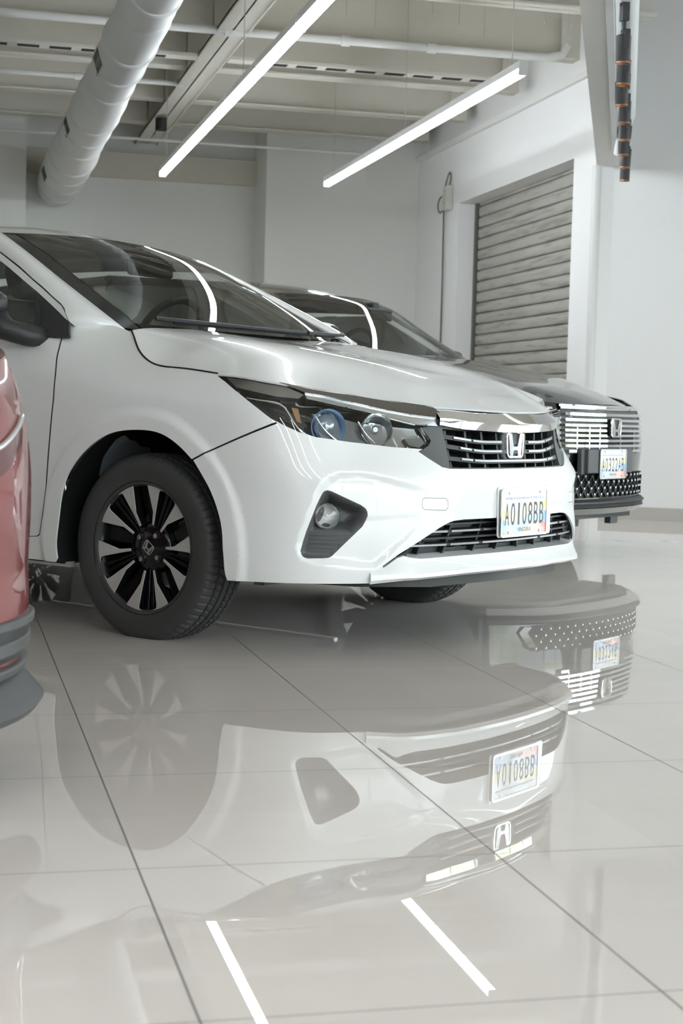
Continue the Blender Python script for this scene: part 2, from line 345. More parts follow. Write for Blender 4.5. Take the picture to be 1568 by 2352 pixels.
def skin(name, V, Fc, pos, nrm, m, parent, flange=.012):
    """triangles in a flat domain lifted to a surface, with the edge turned inwards"""
    used = sorted({i for f in Fc for i in f}); mp = {i: k for k, i in enumerate(used)}; pos = pos[used]; nrm = nrm[used]
    Fc = [tuple(mp[i] for i in f) for f in Fc]; out = []
    for f in Fc:
        a, b, c = (pos[i] for i in f); out.append(f if np.cross(b-a, c-a)@nrm[f[0]] > 0 else f[::-1])
    v = list(pos); n = list(nrm); f = list(out)
    if flange:
        cnt = {}
        for t in out:
            for i in range(3): e = (t[i], t[(i+1) % 3]); cnt[e] = cnt.get(e, 0)+1
        for (a, b) in [e for e in cnt if (e[1], e[0]) not in cnt]:
            k = len(v); pa, pb = pos[a], pos[b]; w = np.cross(pb-pa, nrm[a]); w /= max(np.linalg.norm(w), 1e-12)
            v += [pa, pb, pb-nrm[b]*flange, pa-nrm[a]*flange]; n += [w]*4; f.append((k+3, k+2, k+1, k))
    return mk(name, v, f, m, parent, normals=n)
def panel(name, B, poly, m, parent, holes=(), step=.016, off=0., flange=.012, depth=None):
    V, Fc = tri2d(poly, holes, step); t, z = V.T
    if depth is None: return skin(name, V, Fc, B.at(t, z, np.full(len(t), off)), B.normal(t, z), m, parent, flange)
    def S(a, b): return B.at(a, b, off-depth(np.c_[np.abs(a), b]))
    e = 2e-3; n = np.cross(S(t, z+e)-S(t, z-e), S(t+e, z)-S(t-e, z)); n /= np.linalg.norm(n, axis=1, keepdims=True); n *= np.sign((n*B.normal(t, z)).sum(1))[:, None]
    return skin(name, V, Fc, S(t, z), n, m, parent, flange)
def mir(poly): return [(-a, b) for a, b in poly]
def both(half):
    """closed outline made of a half that starts and ends on the centre line"""
    return list(half)+[(-a, b) for a, b in half[::-1] if abs(a) > 1e-6]
def bar(B, line, h, d0, d1, mbld, mi=0, n=None):
    """rib that follows the skin: height h in z (or in t for upright lines), from d0 to d1 out of the skin"""
    L = dense(line, .02, False); t, z = L.T; up = abs(line[-1][1]-line[0][1]) > abs(line[-1][0]-line[0][0])
    a, b = (h/2, 0) if up else (0, h/2); N = len(t)
    R = [B.at(t-a, z-b, np.full(N, d0)), B.at(t-a, z-b, np.full(N, d1)), B.at(t+a, z+b, np.full(N, d1)), B.at(t+a, z+b, np.full(N, d0))]
    v = np.stack(R, 1).reshape(-1, 3); f = [(i*4+k, i*4+(k+1) % 4, (i+1)*4+(k+1) % 4, (i+1)*4+k) for i in range(N-1) for k in range(4)]
    mbld.add(v, f+[(3, 2, 1, 0), tuple((N-1)*4+k for k in range(4))], mi)
def grid_faces(n, m): return [(i*m+j, i*m+j+1, (i+1)*m+j+1, (i+1)*m+j) for i in range(n-1) for j in range(m-1)]
def surf(name, P, m, parent, thick=0., flip=False, angle=None):
    P = np.asarray(P, float); n, k = P.shape[:2]; f = grid_faces(n, k)
    if flip: f = [a[::-1] for a in f]
    o = mk(name, P.reshape(-1, 3), f, m, parent, angle=angle)
    if thick: s = o.modifiers.new('thickness', 'SOLIDIFY'); s.thickness = thick; s.offset = 0
    return o
def tps(P):
    P = np.array(P, float); n = len(P); d = np.hypot(P[:, None, 0]-P[None, :, 0], P[:, None, 1]-P[None, :, 1])
    K = np.where(d > 0, d*d*np.log(np.maximum(d, 1e-9)), 0); A = np.zeros((n+3, n+3)); A[:n, :n] = K; A[:n, n] = 1; A[:n, n+1:] = P[:, :2]; A[n:, :n] = A[:n, n:].T
    w = np.linalg.solve(A, np.r_[P[:, 2], 0, 0, 0])
    def f(x, y):
        x = np.asarray(x, float); y = np.asarray(y, float); r = np.hypot(x[..., None]-P[:, 0], y[..., None]-P[:, 1])
        return (np.where(r > 0, r*r*np.log(np.maximum(r, 1e-9)), 0)@w[:n])+w[n]+w[n+1]*x+w[n+2]*y
    return f
def rrect(w, h, r, n=5):
    out = []
    for cx, cy, a in ((w/2-r, h/2-r, 0), (-w/2+r, h/2-r, 90), (-w/2+r, -h/2+r, 180), (w/2-r, -h/2+r, 270)):
        for k in range(n+1): t = math.radians(a+90*k/n); out.append((cx+r*math.cos(t), cy+r*math.sin(t)))
    return out
def text_mesh(s, h, w):
    """letters as a flat outline mesh of height h stretched to width w, x to the right, y up"""
    c = bpy.data.curves.new('t', 'FONT'); c.body = s; c.size = 1; o = bpy.data.objects.new('t', c); COL.objects.link(o)
    dg = bpy.context.evaluated_depsgraph_get(); me = bpy.data.meshes.new_from_object(o.evaluated_get(dg))
    v = np.array([tuple(a.co) for a in me.vertices]); f = [tuple(p.vertices) for p in me.polygons]; COL.objects.unlink(o); bpy.data.objects.remove(o); bpy.data.curves.remove(c); bpy.data.meshes.remove(me)
    lo, hi = v.min(0), v.max(0); v = (v-(lo+hi)/2)/np.maximum(hi-lo, 1e-6)*[w, h, 0]; return v, f
# ------------------------------------------------------------------ the room
Z0 = 3.92
XW, YB, YR = 4.637, 15.87, 16.5               # shutter wall, back wall, recess of the back wall
RD = np.array([.866, -.5]); RN = np.array([-.5, -.866])     # right wall: direction and the side that faces the cars
RA = np.array([4.66, 11.27]); RB = RA+RD*5.0
Fv = np.array([math.cos(HD), math.sin(HD)]); Lv = np.array([-Fv[1], Fv[0]])
G0 = np.array([1.2531, 5.6568])+Fv*5.6; GA, GB_ = G0+Lv*5.4, G0-Lv*11.
XL = float(GB_[0])
struct(MB().box((XL-.3, -6.5, -.15), (9.4, 16.8, 0)).build('floor', M['floor'], smooth=False), 'polished beige tile floor with dark grout lines')
struct(MB().box((XL-.3, -6.5, Z0), (9.4, 16.8, Z0+.12)).build('ceiling', M['cream']))
def wall(name, a, b, z0, z1, th, m, side):
    a = np.array(a); b = np.array(b); d = b-a; L = np.linalg.norm(d); d /= L; n = np.array([-d[1], d[0]])*side*th; mb = MB()
    q = [a, b, b+n, a+n]; mb.add([(*p, z0) for p in q]+[(*p, z1) for p in q], [(0, 3, 2, 1), (4, 5, 6, 7), (0, 1, 5, 4), (1, 2, 6, 5), (2, 3, 7, 6), (3, 0, 4, 7)])
    return struct(mb.build(name, m))
# back wall: a column on the left, a recess, a pier on the right
mb = MB(); mb.box((XL, YB, 0), (.70, YR+.3, Z0)); mb.box((.70, YR, 0), (3.055, YR+.3, Z0)); mb.box((3.055, YB, 0), (XW+.14, YR+.3, Z0))
struct(mb.build('wall_back', M['wall']), 'white back wall with a recess between two piers')
mb = MB(); mb.box((.70, YR-.10, 3.05), (3.055, YR, 3.30)); struct(mb.build('trim_1', M['cream']), 'cream ledge under the ceiling along the back wall recess')
struct(MB().box((XL-.25, -6, 0), (XL, YR+.3, Z0)).build('wall_left', M['wall']))
# shutter wall with its opening, lower leaf proud of the upper one
mb = MB(); T = .32
mb.box((XW, 14.50, 0), (XW+T, YB+.02, 3.34)); mb.box((XW, 11.64, 2.735), (XW+T, 14.50, 3.34)); mb.box((XW, 11.20, 0), (XW+T, 11.64, 3.34))
mb.box((XW+.10, 11.20, 3.34), (XW+T, YR, Z0)); mb.box((XW+.26, 11.60, 0), (XW+T+.02, 14.54, 2.80))
struct(mb.build('wall_right', M['wall_r']), 'pale wall around the roller shutter')
mb = MB(); mb.box((XW-.035, 11.30, 3.30), (XW+.10, YB+.01, 3.35)); struct(mb.build('trim_2', M['wall']), 'thin ledge along the top of the shutter wall')
w = wall('wall_front', RA, RB, 0, Z0, .3, M['wall_r'], 1)
w['label'] = 'bright white wall on the right behind the spotlights'
mb = MB(); a = RA+RN*.012; mb.add([(*p, z) for z in (0, .095) for p in (RA+RN*.014, RB+RN*.014, RB+RN*.001, RA+RN*.001)], [(0, 3, 2, 1), (4, 5, 6, 7), (0, 1, 5, 4), (1, 2, 6, 5), (2, 3, 7, 6), (3, 0, 4, 7)])
struct(mb.build('baseboard_right', M['base']), 'grey tile skirting at the foot of the right wall')
# roller shutter
mb = MB(); sx = XW+.185; pz = [0.]; px = [0.]
for k in range(28):
    z = k*.1
    for dz, dx in ((.002, .022), (.008, .024), (.010, .006), (.016, .001), (.036, -.003), (.060, -.004), (.084, -.002), (.096, .004), (.098, .020)): pz.append(z+dz); px.append(dx)
v = [(sx+x, y, z) for y in (11.66, 14.48) for x, z in zip(px, pz)]; n = len(pz); mb.add(v, [(i, i+1, n+i+1, n+i) for i in range(n-1)])
door = struct(mb.build('door_1', M['shutter'], recalc=False), 'grey corrugated roller shutter with smudges, closed')
mb = MB(); mb.box((XW+.16, 14.44, 0), (XW+.24, 14.50, 2.735)); mb.box((XW+.16, 11.64, 0), (XW+.24, 11.70, 2.735)); mb.build('shutter_guide', M['cable'], door)
# showroom glazing towards the street
def glazing(name, a, b, n):
    d = (b-a); L = np.linalg.norm(d); d /= L; nn = np.array([-d[1], d[0]]); mb = MB(); H = 2.80
    for k in range(n+1): p = a+d*L*k/n; mb.obox((*p, H/2), ((*d, 0), (*nn, 0), (0, 0, 1)), (.035, .06, H/2))
    for z in (.05, H): mb.obox((*(a+b)/2, z), ((*d, 0), (*nn, 0), (0, 0, 1)), (L/2, .05, .05))
    fr = struct(mb.build(name, M['alu']), 'aluminium framed showroom glazing')
    for k in range(n):
        m2 = MB(); p = a+d*L*(k+.5)/n; m2.obox((*p, H/2), ((*d, 0), (*nn, 0), (0, 0, 1)), (L/n/2-.036, .004, H/2-.02)); m2.build('pane', M['pane'], fr)
    m3 = MB(); m3.obox((*(a+b)/2, (H+Z0)/2+.02), ((*d, 0), (*nn, 0), (0, 0, 1)), (L/2, .12, (Z0-H)/2-.02)); m3.build('header', M['wall'], fr)
    return fr
glazing('window_1', GB_, GA, 9); glazing('window_2', GA, RB-RD*.05, 3)
struct(MB().box((-40, -45, -.25), (60, 45, -.16)).build('ground_outside', M['pavement']))
# ceiling beams across the hall
def ibeam(mb, x0, x1, y, zb, h, w=.16):
    mb.box((x0, y-w/2, zb), (x1, y+w/2, zb+.014)); mb.box((x0, y-w/2, zb+h-.014), (x1, y+w/2, zb+h)); mb.box((x0, y-.005, zb), (x1, y+.005, zb+h))
gx = 1.925
for k, (y, lab) in enumerate(((7.4, 'nearest'), (8.8, 'second'), (10.2, 'third'), (11.62, 'fourth'), (12.95, 'fifth'), (14.35, 'sixth'), (15.55, 'farthest'))):
    mb = MB(); ibeam(mb, XL, gx-.10, y, 3.46, .42); ibeam(mb, gx+.10, XW-.02 if y > 11.3 else 4.6, y, 3.46, .42)
    b = struct(mb.build('ceiling_beam', M['beam']), 'cream steel beam spanning the ceiling, %s from the camera' % lab)
    mb = MB(); mb.box((gx-.42, y-.075, 3.475), (gx-.12, y-.062, 3.80))
    for i in range(3): mb.lathe([(.022, -.016), (.022, 0)], (gx-.19, y-.072, 3.54+.09*i), 'y', 10)
    mb.build('bolted_plate', M['beam'], b)
    if y > 11.3:
        mb = MB(); mb.box((XW-.17, y-.075, 3.475), (XW-.02, y-.062, 3.80))
        for i in range(3): mb.lathe([(.022, -.016), (.022, 0)], (XW-.09, y-.072, 3.54+.09*i), 'y', 10)
        mb.build('bolted_plate', M['beam'], b)
mb = MB(); mb.box((gx-.115, 6, 3.42), (gx+.115, YR, 3.436)); mb.box((gx-.006, 6, 3.42), (gx+.006, YR, Z0)); mb.box((gx-.115, 6, Z0-.03), (gx+.115, YR, Z0-.012))
mb.box((gx-.115, 6, 3.405), (gx-.103, YR, 3.436)); mb.box((gx+.103, 6, 3.405), (gx+.115, YR, 3.436))
struct(mb.build('main_beam', M['beam']), 'main steel girder running away from the camera under the ceiling')
# slotted trays under two of the beams
for y, x0, lab in ((12.28, XL, 'farther'), (9.6, XL, 'nearer')):
    mb = MB(); mb.box((x0, y-.07, 3.40), (gx-.12, y+.07, 3.425)); mb.box((gx+.12, y-.07, 3.40), (4.15, y+.07, 3.425))
    x = x0+.1
    while x < 4.05:
        if abs(x+.08-gx) > .28: mb.box((x, y-.035, 3.396), (x+.16, y+.035, 3.40), 1)
        x += .235
    t = tag(mb.build('slotted_tray', [M['beam'], M['dark']]), 'slotted cable tray under the ceiling beams, the %s of two' % lab, 'cable tray')
# duct: three lengths, each wider than the one before
duct = empty('air_duct', 'round white air duct hanging under the ceiling beams', 'duct', (1.03, 11.5, 2.93))
secs = [(16.45, 13.75, .205), (13.75, 11.35, .182), (11.35, 8.9, .160), (8.9, 5.5, .140)]
for i, (ya, yb, r) in enumerate(secs):
    mb = MB(); ya -= 11.5; yb -= 11.5; pr = [(r+.002, ya), (r+.012, ya-.03), (r+.012, ya-.10), (r, ya-.22)] if i else [(r*.6, ya+.0), (r, ya-.001)]
    mb.lathe([(a, b) for a, b in pr]+[(r, yb+.16), (r-.004, yb+.1), (r-.024, yb)], (0, 0, 0), 'y', 48); mb.build('duct_length', M['duct'], duct)
    q = ya-.35
    while q > yb+.3: MB().lathe([(r, q), (r+.010, q-.008), (r+.010, q-.020), (r+.002, q-.026), (r+.002, q-.040), (r+.010, q-.046), (r+.010, q-.058), (r, q-.066)], (0, 0, 0), 'y', 48, closed=True).build('duct_band', M['duct'], duct); q -= .62
    mb = MB(); c = (ya+yb)/2+.1
    for k in range(6):
        for a in (196,):
            t = math.radians(a); u = np.array([math.cos(t), 0, math.sin(t)]); w = np.array([-math.sin(t), 0, math.cos(t)])
            mb.obox(u*(r+.001)+np.array([0, c+(k-2.5)*.062, 0]), (u, (0, 1, 0), w), (.003, .008, .055))
    mb.build('duct_vent', M['cable'], duct)
# conduits
def pipe(name, pts, r, label, m='pipe', clips=None):
    mb = MB(); mb.tube(pts, r, 12); o = tag(mb.build(name, M[m], smooth=False), label, 'pipe'); 
    if clips:
        for c in clips: MB().lathe([(r*1.35, -.03), (r*1.35, .03)], c, 'x', 12).build('pipe_coupling', M[m], o)
    return o
pipe('conduit_pipe', [(XL, 11.40, 3.42), (2, 11.40, 3.42), (4.3, 11.40, 3.42), (4.42, 11.40, 3.45), (4.46, 11.40, 3.52)], .030, 'thick white conduit with couplings crossing under the nearer beams', clips=[(1.9, 11.40, 3.42), (2.75, 11.40, 3.42), (3.4, 11.40, 3.42)])
pipe('conduit_pipe', [(XL, 13.42, 3.43), (1.86, 13.42, 3.43)], .022, 'white conduit under the ceiling ending at the girder', clips=[(1.0, 13.42, 3.43), (1.83, 13.42, 3.43)])
pipe('conduit_pipe', [(XL, 15.45, 3.29), (3.9, 15.45, 3.29), (3.94, 15.45, 3.27), (3.96, 15.45, 3.0)], .014, 'thin white conduit in front of the back wall')
pipe('wall_pipe', [(4.655, 11.22, 0), (4.655, 11.22, 2.62)], .036, 'white vertical pipe beside the roller shutter')
# boxed beam over the right wall, with the pipe and the row of spotlights beside it
Cd = np.array([.403, .915]); Cn = np.array([.915, -.403]); E0 = np.array([4.66, 11.24])
mb = MB(); q = [E0, E0-Cd*6.6, E0-Cd*6.6+Cn*.155, E0+Cn*.155+Cd*(-.0)]
mb.add([(*p, 2.62) for p in q]+[(*p, Z0) for p in q], [(0, 3, 2, 1), (4, 5, 6, 7), (0, 1, 5, 4), (1, 2, 6, 5), (2, 3, 7, 6), (3, 0, 4, 7)])
struct(mb.build('soffit_beam', M['wall']), 'boxed white beam above the spotlights')
def on_c(y, dx, z): t = (E0[1]-y)/Cd[1]; p = E0-Cd*t+Cn*dx; return (float(p[0]), float(p[1]), z)
pipe('overhead_pipe', [on_c(5.6, .225, 2.66), on_c(9.6, .225, 2.66), on_c(9.85, .20, 2.64), on_c(9.98, .19, 2.58), on_c(10.04, .175, 2.50)], .042, 'white pipe running overhead beside the spotlights')
mb = MB(); a, b = on_c(6.1, .135, 2.60), on_c(10.6, .135, 2.60); d = (*Cd, 0); n3 = (*Cn, 0)
mb.obox(((a[0]+b[0])/2, (a[1]+b[1])/2, 2.603), (d, n3, (0, 0, 1)), (2.46, .018, .016))
rail = tag(mb.build('light_track', M['pipe']), 'slim white track holding the row of black spotlights', 'light track')
spots = [((2.90, 6.74), 'nearest to the camera'), ((3.095, 7.18), 'second from the nearest'), ((3.29, 7.65), 'third from the nearest'), ((3.506, 8.10), 'fourth from the nearest'),
         ((3.723, 8.585), 'fifth from the nearest, its lamp glowing brightest'), ((3.925, 9.07), 'third from the far end'), ((4.135, 9.51), 'second from the far end'), ((4.355, 10.02), 'farthest from the camera and lowest')]
for k, ((x, y), lab) in enumerate(spots):
    s = empty('spotlight', 'black cylinder spotlight on the track, %s' % lab, 'spotlight', (x, y, 2.395), group='black spotlights on the track')
    mb = MB(); mb.lathe([(.0, .058), (.030, .058), (.033, .055), (.033, -.058), (.030, -.058), (.028, -.045), (.0, -.045)], (0, 0, 0), 'z', 28); body = mb.build('lamp_body', M['blackmetal'], s)
    mb = MB(); mb.lathe([(.033, -.058), (.0335, -.064), (.029, -.064), (.027, -.052)], (0, 0, 0), 'z', 28, closed=True); mb.build('copper_ring', M['copper'], s)
    mb = MB(); mb.lathe([(.0, -.0475), (.026 if k in (0, 1, 2, 4, 6) else .012, -.0475), (.020 if k in (0, 1, 2, 4, 6) else .010, -.046), (0, -.046)], (0, 0, 0), 'z', 20); mb.build('lamp_glow', M['warm'], s)
    mb = MB(); mb.box((-.007, -.007, .055), (.007, .007, .13)); mb.box((-.016, -.02, .12), (.016, .02, .2)); mb.box((-.012, -.036, .0), (.012, -.030, .07)); mb.build('lamp_stem', M['blackmetal'], s)
    s.rotation_euler = ((.04, -.02, 0), (-.03, .03, 0), (.02, -.05, 0), (.0, .02, 0), (.03, .0, 0), (-.02, -.02, 0), (.02, .05, 0), (0, .01, 0))[k]
# hanging LED lines, then the added fill lights
def led(x, y0, y1, z, n, label, m='led'):
    L = empty('linear_light', label, 'ceiling light', (x, y1, z), group='white linear lights'); d = (y1-y0)/n
    MB().box((-.024, y0-y1+.006, .012), (.024, -.006, .056)).build('light_housing', M['ledbody'], L)
    for k in range(n): MB().box((-.025, y0-y1+k*d+.006, -.028), (.025, y0-y1+(k+1)*d-.006, .012)).build('light_diffuser', M[m], L, bevel=.006)
    for k in range(n+1): q = y0-y1+k*d; MB().box((-.027, max(q-.008, y0-y1-.004), -.030), (.027, min(q+.008, .004), .060)).build('end_cap' if k in (0, n) else 'light_joint', M['ledbody'], L)
    for q in (-.25, (y0-y1)*.5, y0-y1+.2): MB().tube([(0, q, .05), (0, q, Z0-z)], .003, 6).build('suspension_wire', M['wire'], L)
    return L
led(1.79, 6.2, 14.1, 2.785, 7, 'long white linear light hanging between the air duct and the shorter light')
led(3.265, 9.05, 14.1, 2.785, 4, 'shorter white linear light hanging nearest to the roller shutter')
for x, y0, y1, m, lab in ((-2.6, -4.4, 1.0, 'fill_soft', 'farthest left of'), (-1.2, -3.2, 1.2, 'fill_soft', 'left of'), (.2, -2.1, 1.2, 'fill_soft', 'just behind'), (1.6, -.9, 1.2, 'fill_soft', 'right of'),  # unseen fill lights, added to brighten floor, cars and right wall
                          (5.2, 2.3, 8.0, 'fill_side', 'nearest of three beyond'), (6.4, 3.3, 8.4, 'fill_side', 'second of three beyond'), (7.6, 4.3, 8.4, 'fill_side', 'third of three beyond')):
    led(x, y0, y1, 2.785, 4, 'unseen fill light added over the street side of the hall, %s the %s' % (lab, 'camera' if m == 'fill_soft' else 'spotlights'), m)
for k in range(9):
    x = 2.35+.27*k; mb = MB(); mb.tube([(x, 10.6+.25*(k % 3), 3.46), (x, 10.6+.25*(k % 3), Z0)], .003, 6); tag(mb.build('ceiling_wire', M['wire']), 'thin pale wire hanging between the ceiling beams', 'wire', 'thin wires between the ceiling beams')
mb = MB(); mb.lathe([(.0, .055), (.05, .055), (.053, .05), (.053, -.055), (.045, -.055), (.043, -.03), (0, -.03)], (0, 0, 0), 'z', 28)
o = tag(mb.build('ceiling_downlight', M['blackmetal']), 'short black cylinder lamp fixed under the girder', 'spotlight'); o.location = (1.87, 14.9, 3.345)
# switch box with its cable on the shutter wall
sb = empty('switch_box', 'small white switch box with a looped cable high beside the shutter', 'switch box', (XW, 14.74, 2.81))
MB().box((-.07, -.06, -.115), (0, .075, .115)).build('box_body', M['boxplastic'], sb, bevel=.008)
for q in (.055, -.055): MB().lathe([(.012, 0), (.012, -.012)], (-.07, .0, q), 'x', 12).build('box_button', M['boxplastic'], sb)
mb = MB(); mb.tube(spl([(-.02, .02, .115), (-.02, -.03, .20), (-.02, .0, .24), (-.03, .08, .16), (-.04, .13, .04), (-.04, .135, -.10)], 40), .007, 8)
mb.tube(spl([(-.04, .13, .03), (-.04, .22, .03), (-.04, .30, -.04), (-.04, .25, -.11), (-.04, .14, -.10)], 30), .007, 8)
mb.tube(spl([(-.03, .135, -.10), (-.02, .15, -.8), (-.015, .17, -1.8), (-.015, .17, -2.79)], 30), .008, 8); mb.build('cable', M['cable'], sb)
# ------------------------------------------------------------------ shared car pieces
def emblem(name, parent, loc, w=.112, h=.091, face=(1, 0, 0), bend=0., m='chrome', size=1., back=None):
    """rounded badge ring with the letter H; faces car +x (or +y for a hub)"""
    fx = np.array(face, float); up = np.array([0, 0, 1.]); rt = np.cross(up, fx)   # rt: reader's right... set below
    if abs(fx[0]) > .5: rt = np.array([0, -1., 0])
    else: rt = np.array([1., 0, 0])
    fn = lambda a, b, d: tuple(rt*a*size+up*b*size+fx*d*size+np.array(loc)+fx*(-bend*a*a))
    mb = MB(); o = rrect(w, h, .022, 6); o = [(a*(1-.10*(.5-b/h)), b) for a, b in o]; i = rrect(w-.020, h-.020, .015, 6); i = [(a*(1-.10*(.5-b/h)), b) for a, b in i]; n = len(o)
    v = [fn(*p, 0) for p in o]+[fn(p[0]*.97, p[1]*.97, .006) for p in o]+[fn(p[0]*1.03, p[1]*1.03, .006) for p in i]+[fn(*p, 0) for p in i]
    mb.add(v, [(r*n+k, r*n+(k+1) % n, (r+1)*n+(k+1) % n, (r+1)*n+k) for r in range(3) for k in range(n)])
    k = h/.091
    L = [(-.043, .038), (-.0255, .038), (-.018, .012), (-.0125, -.004), (-.008, -.0065), (.008, -.0065), (.0125, -.004), (.018, .012), (.0255, .038), (.043, .038),
         (.036, 0), (.0325, -.038), (.0155, -.038), (.0125, -.022), (.008, -.0185), (-.008, -.0185), (-.0125, -.022), (-.0155, -.038), (-.0325, -.038), (-.036, 0)]
    mb.prism([(a*w/.112, b*k) for a, b in L], fn, 0, .0065)
    e = mb.build(name, M[m], parent, bevel=.0012*size, seg=2)
    if back:
        b2 = MB(); b2.prism(rrect(w-.012, h-.012, .018, 6), fn, -.008, .0005); b2.build('emblem_back', M['plastic'], e)
    return e
def plate(parent, loc, chars, tilt=0.):
    p = MB(); fn = lambda a, b, d: (d, -a, b)
    p.prism(rrect(.296, .150, .012, 5), fn, -.0015, .0015); o = p.build('licence_plate', M['plate'], parent, bevel=.0006, seg=1); y = -1 if FLIP[0] else 1
    o.location = (loc[0], loc[1]*y, loc[2]); o.rotation_euler = (0, tilt, 0)
    def put(name, s, h, w, cx, cz, m, gap=None):
        mb = MB()
        if gap:
            n = len(s); pitch = w/n
            for k, ch in enumerate(s):
                cw = pitch*(.27 if ch == '1' else .70); v, f = text_mesh(ch, h, cw); mb.add([(.0019, -(a+cx-w/2+pitch*(k+.5)), b+cz) for a, b, _ in v], f)
        else:
            v, f = text_mesh(s, h, w); mb.add([(.0019, -(a+cx), b+cz) for a, b, _ in v], f)
        return mk(name, mb.v, mb.f, M[m], o, smooth=False)
    put('plate_number', chars, .072, .262, 0, -.004, 'ink', True)
    put('plate_heading', 'REPÚBLICA BOLIVARIANA DE VENEZUELA', .0095, .245, 0, .048, 'blueink'); put('plate_footer', 'VENEZUELA', .0125, .085, .0, -.056, 'ink')
    mb = MB()
    for a in (-.10, .10):
        for b in (-.064, .064): mb.lathe([(0, .0015), (.0045, .0015), (.004, .004), (0, .004)], (0, a, b), 'x', 10)
    mb.build('plate_screw', M['steel'], o)
    mb = MB(); a = rrect(.304, .158, .014, 5); b = rrect(.288, .142, .009, 5); n = len(a)
    mb.add([fn(*q, 0) for q in a]+[fn(*q, .004) for q in a]+[fn(*q, .004) for q in b]+[fn(*q, 0) for q in b], [(r*n+k, r*n+(k+1) % n, (r+1)*n+(k+1) % n, (r+1)*n+k) for r in range(3) for k in range(n)])
    mb.build('plate_rim', M['satin'], o); return o
def tyre_mesh():
    prof = [(.198, .060), (.206, .080), (.2175, .0835), (.2235, .0845), (.230, .0875), (.245, .0912), (.262, .0922), (.278, .0900), (.289, .0850), (.2965, .0785), (.3005, .070), (.3030, .0600), (.3045, .052), (.2985, .0505), (.2985, .0435), (.3052, .042),
            (.3062, .020), (.2990, .0185), (.2990, .0105), (.3064, .009), (.3066, 0.)]
    prof = prof+[(r, -y) for r, y in prof[-2::-1]]; n = 360; v = []; N = len(prof)
    for i, (r, y) in enumerate(prof):
        for k in range(n):
            t = 2*math.pi*k/n; rr = r
            if r > .2955 and k % 5 == 0 and .012 < abs(y) < .082: rr -= .0045
            sh = .006*math.copysign(1, y)*(abs(y)-.05)/.04 if abs(y) > .05 else 0
            a = t+(y*1.1 if abs(y) < .05 else math.copysign(.055, y)); zz = rr*math.sin(a); v.append((rr*math.cos(a), y, max(zz, -.2915)))
    f = [(i*n+k, i*n+(k+1) % n, (i+1)*n+(k+1) % n, (i+1)*n+k) for i in range(N-1) for k in range(n)]
    return v, f
TYRE = tyre_mesh()
